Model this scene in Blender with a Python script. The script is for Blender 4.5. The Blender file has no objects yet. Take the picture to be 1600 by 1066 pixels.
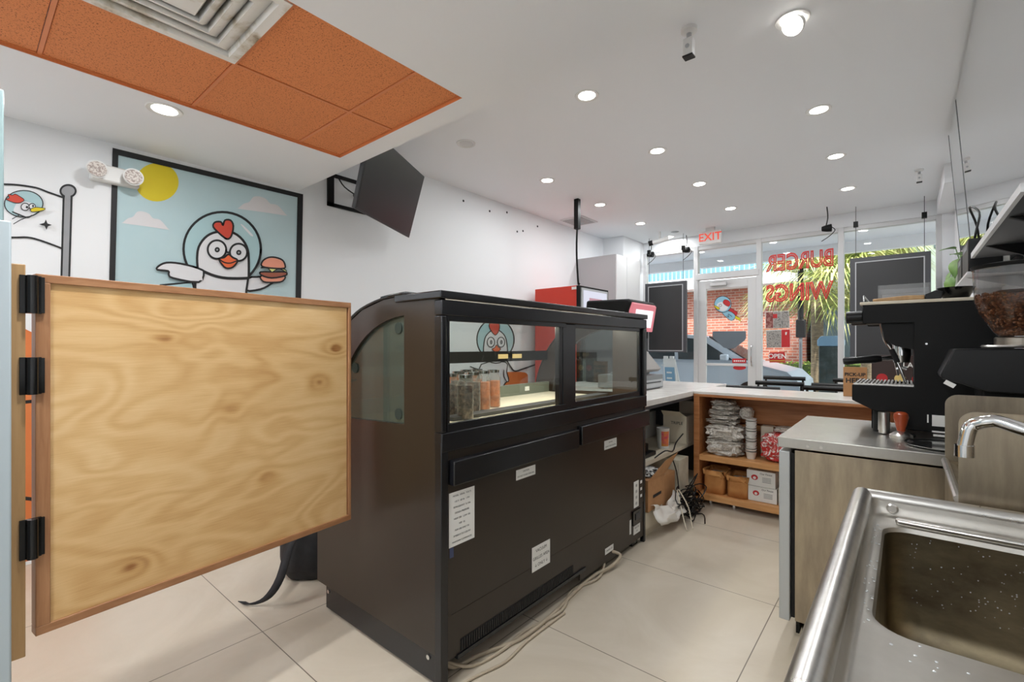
import bpy, bmesh, math, random
from mathutils import Vector, Matrix
random.seed(7)
PI = math.pi
scene = bpy.context.scene
COL = scene.collection

# ------------------------------------------------------------------ camera
F, SN, CS, EYE, HZ = 731.5, 0.64352, 0.76542, 1.30, 541.0
cam_d = bpy.data.cameras.new('camera')
cam = bpy.data.objects.new('camera', cam_d)
COL.objects.link(cam)
cam.location = (0, 0, EYE)
cam.rotation_euler = (PI/2, 0, math.asin(SN))
cam_d.sensor_width = 36
cam_d.lens = F/1600*36
cam_d.shift_y = 8/1600
cam_d.clip_start = 0.03
scene.camera = cam

# ------------------------------------------------------------------ world, sun, exposure
scene.view_settings.view_transform = 'Standard'
scene.view_settings.look = 'None'
scene.view_settings.gamma = 1
scene.view_settings.exposure = 0.38
world = bpy.data.worlds.new('sky')
scene.world = world
world.use_nodes = True
wn = world.node_tree.nodes
bgn = wn['Background']
bgn.inputs[0].default_value = (0.90, 0.94, 1.0, 1)
bgn.inputs[1].default_value = 3.8
sun_d = bpy.data.lights.new('sun', 'SUN')
sun_d.energy = 5.5
sun_d.angle = 0.02
sun_d.color = (1, .95, .86)
sun = bpy.data.objects.new('sun', sun_d)
COL.objects.link(sun)
sun.rotation_euler = (math.radians(38), math.radians(14), math.radians(0))
LAMP_W = 6.5

# ------------------------------------------------------------------ pixel-ray to known plane
def onX(px, py, x):
    k = (px-800)/F; d = x/(k*CS-SN)
    return (x, d*(CS+k*SN), EYE+(HZ-py)/F*d)
def onY(px, py, y):
    k = (px-800)/F; d = y/(CS+k*SN)
    return (d*(k*CS-SN), y, EYE+(HZ-py)/F*d)
def onZ(px, py, z):
    k = (px-800)/F; d = (z-EYE)*F/(HZ-py)
    return (d*(k*CS-SN), d*(CS+k*SN), z)

# ------------------------------------------------------------------ materials
def lin(c):
    if isinstance(c, str):
        c = c.lstrip('#'); c = [int(c[i:i+2], 16)/255 for i in (0, 2, 4)]
        c = [v/12.92 if v <= .04045 else ((v+.055)/1.055)**2.4 for v in c]
    return (c[0], c[1], c[2], 1)
def mat(name, col, rough=.5, metal=0, coat=0, spec=.5):
    m = bpy.data.materials.new(name); m.use_nodes = True
    b = m.node_tree.nodes['Principled BSDF']
    b.inputs['Base Color'].default_value = lin(col)
    b.inputs['Roughness'].default_value = rough
    b.inputs['Metallic'].default_value = metal
    b.inputs['Coat Weight'].default_value = coat
    b.inputs['Specular IOR Level'].default_value = spec
    return m
def nt(m): return m.node_tree.nodes, m.node_tree.links, m.node_tree.nodes['Principled BSDF']
def coords(m, scale=(1, 1, 1), rot=(0, 0, 0), loc=(0, 0, 0)):
    n, l, b = nt(m)
    tc = n.new('ShaderNodeTexCoord'); mp = n.new('ShaderNodeMapping')
    l.new(tc.outputs['Object'], mp.inputs[0])
    mp.inputs['Scale'].default_value = scale; mp.inputs['Rotation'].default_value = rot
    mp.inputs['Location'].default_value = loc
    return mp.outputs[0]
def ramp(m, fac, stops):
    n, l, b = nt(m)
    r = n.new('ShaderNodeValToRGB'); l.new(fac, r.inputs[0])
    e = r.color_ramp.elements
    while len(e) < len(stops): e.new(.5)
    for q, (p, c) in zip(e, stops): q.position = p; q.color = lin(c)
    return r.outputs[0]
def noise(m, vec, scale, detail=4, rough=.5, dist=0):
    n, l, b = nt(m)
    t = n.new('ShaderNodeTexNoise'); l.new(vec, t.inputs['Vector'])
    t.inputs['Scale'].default_value = scale; t.inputs['Detail'].default_value = detail
    t.inputs['Roughness'].default_value = rough; t.inputs['Distortion'].default_value = dist
    return t.outputs[0]
def bump(m, fac, strength=.2, dist=.01):
    n, l, b = nt(m)
    t = n.new('ShaderNodeBump'); l.new(fac, t.inputs['Height'])
    t.inputs['Strength'].default_value = strength; t.inputs['Distance'].default_value = dist
    l.new(t.outputs[0], b.inputs['Normal'])
def noisy(name, stops, scale=8, rough=.5, metal=0, stretch=(1, 1, 1), detail=5, bmp=0, dist=0, coat=0, bd=.005):
    m = mat(name, stops[0][1], rough, metal, coat)
    n, l, b = nt(m)
    f = noise(m, coords(m, stretch), scale, detail, .6, dist)
    l.new(ramp(m, f, stops), b.inputs['Base Color'])
    if bmp: bump(m, f, bmp, bd)
    return m
def emis(name, col, s):
    m = mat(name, '#000000', .5); n, l, b = nt(m)
    b.inputs['Emission Color'].default_value = lin(col); b.inputs['Emission Strength'].default_value = s
    return m
def glassy(name, tint='#ffffff', ior=1.45, rough=0.0, haze=0, hazecol='#ffffff'):
    m = bpy.data.materials.new(name); m.use_nodes = True
    n = m.node_tree.nodes; l = m.node_tree.links; n.clear()
    out = n.new('ShaderNodeOutputMaterial'); mx = n.new('ShaderNodeMixShader')
    lw = n.new('ShaderNodeLayerWeight'); pw = n.new('ShaderNodeMath'); pw.operation = 'POWER'; pw.inputs[1].default_value = 5
    l.new(lw.outputs['Facing'], pw.inputs[0]); fr = n.new('ShaderNodeMath'); fr.operation = 'MULTIPLY_ADD'
    l.new(pw.outputs[0], fr.inputs[0]); f0 = ((ior-1)/(ior+1))**2; fr.inputs[1].default_value = .85-f0; fr.inputs[2].default_value = f0
    tr = n.new('ShaderNodeBsdfTransparent'); gl = n.new('ShaderNodeBsdfGlossy')
    tr.inputs[0].default_value = lin(tint); gl.inputs['Roughness'].default_value = rough
    l.new(fr.outputs[0], mx.inputs[0]); l.new(gl.outputs[0], mx.inputs[2])
    if haze:
        df = n.new('ShaderNodeBsdfDiffuse'); df.inputs[0].default_value = lin(hazecol)
        m2 = n.new('ShaderNodeMixShader'); m2.inputs[0].default_value = haze
        l.new(tr.outputs[0], m2.inputs[1]); l.new(df.outputs[0], m2.inputs[2]); l.new(m2.outputs[0], mx.inputs[1])
    else: l.new(tr.outputs[0], mx.inputs[1])
    l.new(mx.outputs[0], out.inputs[0])
    return m

M = {}
M['wall'] = mat('wall_paint', '#eceef0', .6)
M['ceil'] = mat('ceiling_paint', '#f0f3f6', .7)
M['white'] = mat('white_plastic', '#e4e4e2', .35)
M['wmetal'] = mat('white_painted_metal', '#dcdcdd', .35)
M['alu'] = mat('storefront_aluminium', '#d6d6d6', .4, .1)
M['black'] = mat('black_plastic', '#0c0c0d', .38, spec=.35)
M['blackm'] = mat('black_matte', '#090909', .55, spec=.25)
M['blackg'] = mat('black_gloss', '#0a0a0b', .12)
M['rubber'] = mat('rubber', '#0c0c0c', .8)
M['grey'] = mat('grey_plastic', '#7f8183', .5)
M['lgrey'] = mat('light_grey', '#b5b7b9', .5)
M['dgrey'] = mat('dark_grey', '#3a3b3e', .5)
M['chrome'] = mat('chrome', '#d8d8d8', .12, 1)
M['red'] = mat('red_paint', '#c9341f', .4)
M['redl'] = mat('red_ink', '#c2272b', .5)
M['ink'] = mat('black_ink', '#17181a', .6)
M['paper'] = mat('white_paper', '#e9e8e4', .7)
M['glass'] = glassy('window_glass', '#fafbfb', 1.3)
M['cglass'] = glassy('case_glass', '#f2f6f4', 1.45)
M['acryl'] = glassy('clear_acrylic', '#eeeeee', 1.5, .02, .10, '#dddddd')
M['case'] = noisy('case_enamel', [(.3, '#29211a'), (.7, '#2f261e')], 2, .36)
M['case2'] = noisy('case_black', [(.35, '#121316'), (.7, '#1b1c20')], 6, .25)
def steel(name, a, bcol, r=.3, st=(1, 1, 14), sc=9):
    m = mat(name, a, r, 1); n, l, b = nt(m)
    f = noise(m, coords(m, st), sc, 6, .65)
    l.new(ramp(m, f, [(.3, a), (.7, bcol)]), b.inputs['Base Color'])
    g = noise(m, coords(m, (1, 1, 1)), 5, 6, .7)
    mr = n.new('ShaderNodeMapRange'); l.new(g, mr.inputs[0])
    mr.inputs[3].default_value = r*.7; mr.inputs[4].default_value = r*1.5
    l.new(mr.outputs[0], b.inputs['Roughness'])
    return m
M['steel'] = steel('brushed_steel', '#8d867c', '#a79f94', .3)
M['steeltop'] = steel('steel_worktop', '#b3b1ac', '#bfbdb8', .32, (3, 1, 1), 5)
M['steeld'] = steel('stained_steel', '#93887a', '#b5a892', .32, (5, 5, .8), 4)
M['steelr'] = steel('polished_steel_rim', '#c6c3be', '#d6d3cf', .27, (1, 6, 1), 6)
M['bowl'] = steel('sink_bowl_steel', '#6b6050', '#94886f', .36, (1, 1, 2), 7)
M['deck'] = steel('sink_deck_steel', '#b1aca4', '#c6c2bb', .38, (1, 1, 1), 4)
# birch plywood with figure and knots
m = mat('birch_plywood', '#d0a871', .42); n, l, b = nt(m)
def mth(op, x, y=None, z=None):
    q = n.new('ShaderNodeMath'); q.operation = op
    for i_, v_ in enumerate((x, y, z)):
        if v_ is None: continue
        if isinstance(v_, (int, float)): q.inputs[i_].default_value = v_
        else: l.new(v_, q.inputs[i_])
    return q.outputs[0]
KN = [(-1.748, .735, 1.190), (-1.735, .610, 1.085), (-1.790, .945, 1.155), (-1.757, .735, .83), (-1.712, .335, .66), (-1.803, 1.02, 1.29), (-1.72, .42, 1.32)]
tcn = n.new('ShaderNodeTexCoord'); ks = None
for K_ in KN:
    mpn = n.new('ShaderNodeMapping'); mpn.inputs['Scale'].default_value = (1, .65, 1); l.new(tcn.outputs['Object'], mpn.inputs[0])
    vd = n.new('ShaderNodeVectorMath'); vd.operation = 'DISTANCE'; l.new(mpn.outputs[0], vd.inputs[0]); vd.inputs[1].default_value = (K_[0], K_[1]*.65, K_[2])
    g_ = mth('EXPONENT', mth('MULTIPLY', vd.outputs['Value'], -34.0))
    ks = g_ if ks is None else mth('ADD', ks, g_)
f1 = noise(m, coords(m, (1, .45, 1.3)), 3.4, 2, .45, .7)
ph = mth('ADD', mth('MULTIPLY', f1, 62.0), mth('MULTIPLY', ks, 16.0))
fig = mth('MULTIPLY', mth('ADD', mth('SINE', ph), 1.0), .5)
fine = noise(m, coords(m, (3, 1.2, 40)), 9, 6, .7); blot = noise(m, coords(m, (1, .8, 1.2)), 2.2, 4, .6)
tot = mth('ADD', mth('ADD', mth('MULTIPLY', fig, .17), mth('MULTIPLY', fine, .42)), mth('MULTIPLY', blot, .42))
tot = mth('SUBTRACT', tot, mth('MULTIPLY', mth('POWER', ks, 2.0), .8))
l.new(ramp(m, tot, [(.05, '#8f5c30'), (.32, '#c39962'), (.52, '#d3ad78'), (.75, '#e0bf8e')]), b.inputs['Base Color'])
M['ply'] = m
def wood(name, a, bc, c, st=(1, 14, 14), sc=3, rough=.42):
    m = mat(name, a, rough); n, l, b = nt(m)
    f = noise(m, coords(m, st), sc, 6, .6, .4)
    l.new(ramp(m, f, [(.3, a), (.5, bc), (.72, c)]), b.inputs['Base Color'])
    return m
M['trimy'] = wood('trim_wood', '#8f6140', '#9d6f4b', '#ad7f5a', (14, 1, 14), 5)
M['trimz'] = wood('trim_wood_upright', '#8f6140', '#9d6f4b', '#ad7f5a', (14, 14, 1), 5)
M['oak'] = wood('counter_wood', '#a0653a', '#b27445', '#c28656', (1.2, 14, 16), 3)
M['shelfw'] = wood('shelf_wood', '#c48a52', '#d59b62', '#e0ab74', (1.2, 14, 14), 3)
M['post'] = wood('post_wood', '#a98457', '#b58f60', '#bf9a6c', (14, 14, 1), 3)
M['card'] = noisy('cardboard', [(.3, '#a97a50'), (.7, '#b9895c')], 14, .8)
M['kraft'] = noisy('kraft_paper', [(.3, '#b5763f'), (.7, '#cf9456')], 9, .8, bmp=.6)
M['cream'] = noisy('cream_board', [(.3, '#d6cbb5'), (.7, '#e2d8c4')], 4, .5)
M['quartz'] = noisy('white_counter', [(.3, '#dedad4'), (.7, '#ebe8e3')], 10, .2)
# floor
m = mat('floor_tile', '#cbbfaf', .3); n, l, b = nt(m)
bt = n.new('ShaderNodeTexBrick'); l.new(coords(m, (1, 1, 1), loc=(.5+8.7, -.9+8.7, 0)), bt.inputs['Vector'])
bt.offset = 0; bt.squash = 1
for k_, v_ in (('Scale', 1), ('Mortar Size', .0022), ('Mortar Smooth', .1), ('Bias', 0), ('Brick Width', .87), ('Row Height', .87)):
    bt.inputs[k_].default_value = v_
bt.inputs['Mortar'].default_value = lin('#6d6254')
f1 = noise(m, coords(m), 1.7, 8, .62, 1.1)
cr = ramp(m, f1, [(.25, '#bdb09d'), (.5, '#c6baa8'), (.75, '#d0c5b5')])
l.new(cr, bt.inputs['Color1']); l.new(cr, bt.inputs['Color2'])
l.new(bt.outputs[0], b.inputs['Base Color'])
M['floor'] = m
# pitted orange ceiling tile
m = mat('orange_ceiling_tile', '#bd683a', .85); n, l, b = nt(m)
vo = noise(m, coords(m), 160, 2, .5)
l.new(ramp(m, vo, [(.33, '#a35a30'), (.42, '#e08c56'), (.8, '#e8955f')]), b.inputs['Base Color'])
bump(m, vo, .35, .004)
M['otile'] = m
M['ogrid'] = mat('orange_grid_paint', '#dc8650', .5)
# brick
def brickmat(name, c1, c2, mort, rot):
    m = mat(name, c1, .85); n, l, b = nt(m)
    bt = n.new('ShaderNodeTexBrick'); l.new(coords(m, (1, 1, 1), rot), bt.inputs['Vector'])
    for k_, v_ in (('Scale', 1), ('Mortar Size', .012), ('Brick Width', .26), ('Row Height', .09)):
        bt.inputs[k_].default_value = v_
    bt.inputs['Color1'].default_value = lin(c1); bt.inputs['Color2'].default_value = lin(c2); bt.inputs['Mortar'].default_value = lin(mort)
    l.new(bt.outputs[0], b.inputs['Base Color'])
    return m
M['brick'] = brickmat('brick', '#8e4f40', '#ad6a55', '#a89488', (PI/2, 0, 0))
# mirror
M['mirror'] = mat('mirror', '#e9ebec', .01, 1)
M['mirror_edge'] = mat('mirror_edge', '#5d6062', .3)

# ------------------------------------------------------------------ mesh builder
class B:
    def __init__(s): s.v = []; s.f = []; s.m = []
    def add(s, vs, fs, mi=0):
        o = len(s.v); s.v += [tuple(p) for p in vs]
        s.f += [tuple(i+o for i in f) for f in fs]; s.m += [mi]*len(fs); return s
    def box(s, x0, x1, y0, y1, z0, z1, mi=0):
        return s.add([(x0,y0,z0),(x1,y0,z0),(x1,y1,z0),(x0,y1,z0),(x0,y0,z1),(x1,y0,z1),(x1,y1,z1),(x0,y1,z1)],
                     [(0,3,2,1),(4,5,6,7),(0,1,5,4),(1,2,6,5),(2,3,7,6),(3,0,4,7)], mi)
    def obox(s, c, ax, ay, az, hx, hy, hz, mi=0):
        c = Vector(c); ax, ay, az = (Vector(a).normalized() for a in (ax, ay, az))
        vs = [c+ax*hx*i+ay*hy*j+az*hz*k for k in (-1, 1) for i, j in ((-1,-1),(1,-1),(1,1),(-1,1))]
        return s.add(vs, [(0,3,2,1),(4,5,6,7),(0,1,5,4),(1,2,6,5),(2,3,7,6),(3,0,4,7)], mi)
    def prism(s, pts, vec, mi=0, mj=None):
        n = len(pts); vec = Vector(vec)
        a = [Vector(p) for p in pts]; b = [p+vec for p in a]
        o = len(s.v); s.v += [tuple(p) for p in a+b]
        s.f += [tuple(o+i for i in range(n))[::-1], tuple(o+n+i for i in range(n))]; s.m += [mi, mi if mj is None else mj]
        for i in range(n):
            j = (i+1) % n; s.f.append((o+i, o+j, o+n+j, o+n+i)); s.m.append(mi)
        return s
    def ring_prism(s, outer, inner, vec, mi=0):    # same count loops
        n = len(outer); vec = Vector(vec); o = len(s.v)
        for L in (outer, inner): s.v += [tuple(p) for p in L]
        for L in (outer, inner): s.v += [tuple(Vector(p)+vec) for p in L]
        for i in range(n):
            j = (i+1) % n
            s.f += [(o+i, o+j, o+n+j, o+n+i), (o+2*n+i, o+3*n+i, o+3*n+j, o+2*n+j),
                    (o+i, o+2*n+i, o+2*n+j, o+j), (o+n+i, o+n+j, o+3*n+j, o+3*n+i)]
            s.m += [mi]*4
        return s
    def cyl(s, p0, p1, r0, r1=None, n=20, mi=0, caps=True):
        r1 = r0 if r1 is None else r1
        p0 = Vector(p0); p1 = Vector(p1); d = (p1-p0).normalized()
        a = d.orthogonal().normalized(); b = d.cross(a); o = len(s.v)
        for p, r in ((p0, r0), (p1, r1)):
            s.v += [tuple(p+(a*math.cos(2*PI*i/n)+b*math.sin(2*PI*i/n))*r) for i in range(n)]
        for i in range(n):
            j = (i+1) % n; s.f.append((o+i, o+j, o+n+j, o+n+i)); s.m.append(mi)
        if caps: s.f += [tuple(o+i for i in range(n))[::-1], tuple(o+n+i for i in range(n))]; s.m += [mi, mi]
        return s
    def lathe(s, prof, c=(0, 0, 0), n=28, mi=0, axis='z', sx=1, sy=1):
        o = len(s.v); c = Vector(c)
        for r, h in prof:
            for i in range(n):
                a = 2*PI*i/n; p = Vector((r*math.cos(a)*sx, r*math.sin(a)*sy, h))
                if axis == 'x': p = Vector((p.z, p.x, p.y))
                if axis == 'y': p = Vector((p.x, p.z, p.y))
                s.v.append(tuple(c+p))
        for k in range(len(prof)-1):
            for i in range(n):
                j = (i+1) % n; s.f.append((o+k*n+i, o+k*n+j, o+(k+1)*n+j, o+(k+1)*n+i)); s.m.append(mi)
        for k, rev in ((0, True), (len(prof)-1, False)):
            if prof[k][0] > 1e-4:
                f = tuple(o+k*n+i for i in range(n)); s.f.append(f[::-1] if rev else f); s.m.append(mi)
        return s
    def tube(s, path, r, n=10, mi=0, smooth=True):
        P = [Vector(p) for p in path]
        if smooth and len(P) > 2:
            Q = []
            for i in range(len(P)-1):
                p0 = P[max(i-1, 0)]; p1 = P[i]; p2 = P[i+1]; p3 = P[min(i+2, len(P)-1)]
                for t in (0, .25, .5, .75):
                    Q.append(.5*((2*p1)+(p2-p0)*t+(2*p0-5*p1+4*p2-p3)*t*t+(3*p1-p0-3*p2+p3)*t**3))
            Q.append(P[-1]); P = Q
        o = len(s.v); a = None
        for i, p in enumerate(P):
            d = (P[min(i+1, len(P)-1)]-P[max(i-1, 0)]).normalized()
            if a is None: a = d.orthogonal().normalized()
            a = (a-d*a.dot(d))
            a = a.normalized() if a.length > 1e-6 else d.orthogonal().normalized()
            b = d.cross(a)
            s.v += [tuple(p+(a*math.cos(2*PI*k/n)+b*math.sin(2*PI*k/n))*r) for k in range(n)]
        for i in range(len(P)-1):
            for k in range(n):
                j = (k+1) % n; s.f.append((o+i*n+k, o+i*n+j, o+(i+1)*n+j, o+(i+1)*n+k)); s.m.append(mi)
        e = o+(len(P)-1)*n
        s.f += [tuple(o+k for k in range(n))[::-1], tuple(e+k for k in range(n))]; s.m += [mi, mi]
        return s
    def sheet(s, rows, mi=0, closed=False):   # grid of points
        o = len(s.v); w = len(rows[0])
        for r in rows: s.v += [tuple(p) for p in r]
        for i in range(len(rows)-1):
            for j in range(w if closed else w-1):
                k = (j+1) % w; s.f.append((o+i*w+j, o+i*w+k, o+(i+1)*w+k, o+(i+1)*w+j)); s.m.append(mi)
        return s
    def build(s, name, mats, parent=None, bevel=0, smooth=35, solid=0, sub=0):
        me = bpy.data.meshes.new(name); me.from_pydata(s.v, [], s.f)
        if not isinstance(mats, (list, tuple)): mats = [mats]
        for q in mats: me.materials.append(M[q] if isinstance(q, str) else q)
        for p, i in zip(me.polygons, s.m): p.material_index = i
        bm = bmesh.new(); bm.from_mesh(me)
        bmesh.ops.recalc_face_normals(bm, faces=bm.faces); bm.to_mesh(me); bm.free()
        if smooth:
            for p in me.polygons: p.use_smooth = True
            me.set_sharp_from_angle(angle=math.radians(smooth))
        o = bpy.data.objects.new(name, me); COL.objects.link(o)
        if parent is not None:
            o.parent = parent
            if parent.get('_w'): o.matrix_parent_inverse = Matrix.LocRotScale(parent.location, parent.rotation_euler, None).inverted()
        if solid:
            d = o.modifiers.new('s', 'SOLIDIFY'); d.thickness = solid; d.offset = 0
        if bevel:
            d = o.modifiers.new('b', 'BEVEL'); d.width = bevel; d.segments = 2; d.limit_method = 'ANGLE'; d.angle_limit = math.radians(40)
        if sub:
            d = o.modifiers.new('u', 'SUBSURF'); d.levels = sub; d.render_levels = sub
        return o
def tag(o, label, cat, group=None, kind=None):
    o['label'] = label; o['category'] = cat
    if group: o['group'] = group
    if kind: o['kind'] = kind
    return o
def thing(name, label, cat, loc=(0, 0, 0), rz=0, group=None, world=True):
    o = bpy.data.objects.new(name, None); o.empty_display_size = .05; COL.objects.link(o)
    o.location = loc; o.rotation_euler = (0, 0, rz)
    if world: o['_w'] = 1
    return tag(o, label, cat, group)
def struct(b, name, mats, parent=None, **k):
    o = b.build(name, mats, parent, **k)
    if parent is None: o['kind'] = 'structure'
    return o
def dup(root, loc, rz=None, label=None, group=None):
    r = root.copy(); COL.objects.link(r); r.location = loc
    if rz is not None: r.rotation_euler = (0, 0, rz)
    if label: r['label'] = label
    if group: r['group'] = group
    for ch in list(root.children):
        c = ch.copy(); COL.objects.link(c); c.parent = r
        for g in list(ch.children):
            d = g.copy(); COL.objects.link(d); d.parent = c
    return r
def text(name, body, size, origin, ux, uz, m, parent=None, off=.0008, align='CENTER', bold=0, hollow=0):
    """lettering mesh: ux = reading direction, uz = up direction"""
    cu = bpy.data.curves.new(name, 'FONT'); cu.body = body; cu.size = size; cu.align_x = align; cu.align_y = 'CENTER'
    cu.offset = bold
    if hollow: cu.fill_mode = 'NONE'; cu.bevel_depth = hollow; cu.bevel_resolution = 1; cu.resolution_u = 3
    else: cu.extrude = off
    tmp = bpy.data.objects.new('t', cu); COL.objects.link(tmp)
    dg = bpy.context.evaluated_depsgraph_get(); me = bpy.data.meshes.new_from_object(tmp.evaluated_get(dg))
    bpy.data.objects.remove(tmp)
    ux = Vector(ux).normalized(); uz = Vector(uz).normalized(); un = ux.cross(uz)
    mm = Matrix((ux, uz, un)).transposed().to_4x4(); mm.translation = Vector(origin)
    me.transform(mm)
    me.materials.clear(); me.materials.append(M[m] if isinstance(m, str) else m)
    me.name = name
    o = bpy.data.objects.new(name, me); COL.objects.link(o)
    if parent is not None:
        o.parent = parent
        if parent.get('_w'): o.matrix_parent_inverse = Matrix.LocRotScale(parent.location, parent.rotation_euler, None).inverted()
    return o
def circ(cx, cy, rx, ry=None, n=36, a0=0, a1=360):
    ry = rx if ry is None else ry
    full = abs(a1-a0) >= 360; N = n if full else n+1
    return [(cx+rx*math.cos(math.radians(a0+(a1-a0)*i/n)), cy+ry*math.sin(math.radians(a0+(a1-a0)*i/n))) for i in range(N)]
def smoothp(P, k=4, closed=False):
    P = [Vector(p) for p in P]; Q = []; n = len(P)
    for i in range(n if closed else n-1):
        if closed: p0, p1, p2, p3 = P[i-1], P[i], P[(i+1) % n], P[(i+2) % n]
        else: p0, p1, p2, p3 = P[max(i-1, 0)], P[i], P[i+1], P[min(i+2, n-1)]
        for j in range(k):
            t = j/k; Q.append(.5*((2*p1)+(p2-p0)*t+(2*p0-5*p1+4*p2-p3)*t*t+(3*p1-p0-3*p2+p3)*t**3))
    if not closed: Q.append(P[-1])
    return [tuple(q) for q in Q]
class Paint:
    """flat painted artwork: fills and strokes mapped by fn(u,v,layer)->xyz"""
    def __init__(s, fn): s.fn = fn; s.b = B(); s.layer = 1; s.mats = []
    def mi(s, m):
        if m not in s.mats: s.mats.append(m)
        return s.mats.index(m)
    def fill(s, P, m):
        s.b.add([s.fn(u, v, s.layer) for u, v in P], [tuple(range(len(P)))], s.mi(m)); s.layer += 1; return s
    def stroke(s, P, w, m='ink', closed=False):
        P = [Vector(p) for p in P]
        if closed: P = P+[P[0], P[1]]
        vs = []
        for i, p in enumerate(P):
            d = (P[min(i+1, len(P)-1)]-P[max(i-1, 0)]); d = d.normalized() if d.length else Vector((1, 0))
            q = Vector((-d.y, d.x))*w/2; vs += [p+q, p-q]
        s.b.add([s.fn(u, v, s.layer) for u, v in vs], [(2*i, 2*i+1, 2*i+3, 2*i+2) for i in range(len(P)-1)], s.mi(m))
        s.layer += 1; return s
    def both(s, P, m, w, ms='ink'): s.fill(P, m); return s.stroke(P, w, ms, True)
    def build(s, name, parent=None): return s.b.build(name, s.mats, parent, smooth=0)
# ------------------------------------------------------------------ room shell
LX, RX, BY, FY, CZ, SZ, SY = -4.0, .46, -1.6, 8.0, 3.15, 2.635, 1.9
struct(B().box(LX-.2, RX+.2, BY, FY+.1, -.1, 0), 'floor', 'floor')
struct(B().box(LX-.1, RX+.1, SY-.02, FY+.1, CZ, CZ+.1), 'ceiling', 'ceil')
TX0, TX1, TX2 = -3.07, -2.455, -1.825
TY = [-1.0, -.36, .25, .86, 1.463, 1.757]
s = B()
s.box(LX-.1, TX0, BY, SY, SZ, CZ+.1); s.box(TX2, RX+.1, BY, SY, SZ, CZ+.1)
s.box(TX0, TX2, TY[-1], SY, SZ, CZ+.1); s.box(TX0, TX2, BY, TY[0], SZ, CZ+.1)
s.box(TX0, TX2, TY[0], TY[-1], SZ+.3, CZ+.1)
struct(s, 'ceiling_soffit', 'ceil')
struct(B().box(LX-.1, LX, BY, FY, 0, CZ), 'wall_left', 'wall')
struct(B().box(RX, RX+.1, BY, FY, 0, CZ), 'wall_right', 'wall')
struct(B().box(LX-.1, RX+.1, BY-.1, BY, 0, CZ), 'wall_back', 'wall')
# pilaster between left wall and storefront, beam above the windows
struct(B().box(LX, -3.62, 7.2, FY, 0, CZ), 'wall_pilaster', 'wall')
s = B(); s.box(LX, RX, FY-.02, FY+.16, 2.96, CZ+.1)
s.box(LX-.1, -3.62, FY, FY+.16, 0, CZ); s.box(.35, RX+.1, FY-.1, FY+.16, 0, CZ)
s.box(.30, RX, FY-1.55, FY-.1, 2.95, CZ)
struct(s, 'wall_front', 'wall')
# orange drop ceiling: grid and tiles
s = B()
for x in (TX0+.006, TX1, TX2-.006): s.box(x-.008, x+.008, TY[0], TY[-1], SZ+.012, SZ+.022)
for y in TY: s.box(TX0, TX2, y-.008, y+.008, SZ+.0125, SZ+.0225)
s.box(TX0, TX0+.004, TY[0], TY[-1], SZ+.001, SZ+.03); s.box(TX2-.004, TX2, TY[0], TY[-1], SZ+.001, SZ+.03)
s.box(TX0, TX2, TY[-1]-.004, TY[-1], SZ+.001, SZ+.03)
struct(s, 'trim_ceiling_grid', 'ogrid')
names = {(0, 1): 'cut off at the left edge of the view', (0, 2): 'beside the air vent on its wall side', (0, 3): 'diagonally off the air vent, over the cartoon mural side',
         (0, 4): 'narrow, at the corner pointing to the television', (1, 3): 'directly past the air vent', (1, 4): 'narrow, at the rightmost corner of the orange field'}
for (i, j), d in names.items():
    x0, x1 = ((TX0, TX1), (TX1, TX2))[i]; y0, y1 = TY[j], TY[j+1]
    tag(B().box(x0+.012, x1-.012, y0+.010, y1-.010, SZ+.0165, SZ+.03).build('ceiling_tile', 'otile', bevel=.002),
        'pitted orange ceiling tile '+d, 'ceiling tile', 'orange ceiling tiles')
# square stepped vent
M['ventw'] = noisy('vent_metal', [(.50, '#efeee9'), (.60, '#d0c9b9'), (.68, '#86704f')], 5.5, .5)
t = thing('air_vent', 'dirty white square stepped air vent set in the orange ceiling tiles', 'air vent', ((TX1+TX2)/2, .555, SZ))
cx, cy = (TX1+TX2)/2, .555
def sq(h, z): return [(cx-h, cy-h, z), (cx+h, cy-h, z), (cx+h, cy+h, z), (cx-h, cy+h, z)]
B().sheet([sq(.298, SZ+.016), sq(.298, SZ+.004), sq(.262, SZ+.004), sq(.252, SZ+.026)], closed=True).build('frame', 'ventw', t, solid=.002)
for a, h1, b_ in ((.252, .026, .196), (.190, .032, .142), (.136, .036, .094)):
    B().sheet([sq(a, SZ+h1), sq(b_+.014, SZ+.008), sq(b_, SZ+.005), sq(b_-.005, SZ+.036)], closed=True).build('vane', 'ventw', t, solid=.002)
B().box(cx-.075, cx+.075, cy-.075, cy+.075, SZ+.008, SZ+.02).build('center_plate', 'ventw', t, bevel=.006)
B().box(cx-.29, cx+.29, cy-.29, cy+.29, SZ+.075, SZ+.08).build('duct_plate', 'ventw', t)

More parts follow.
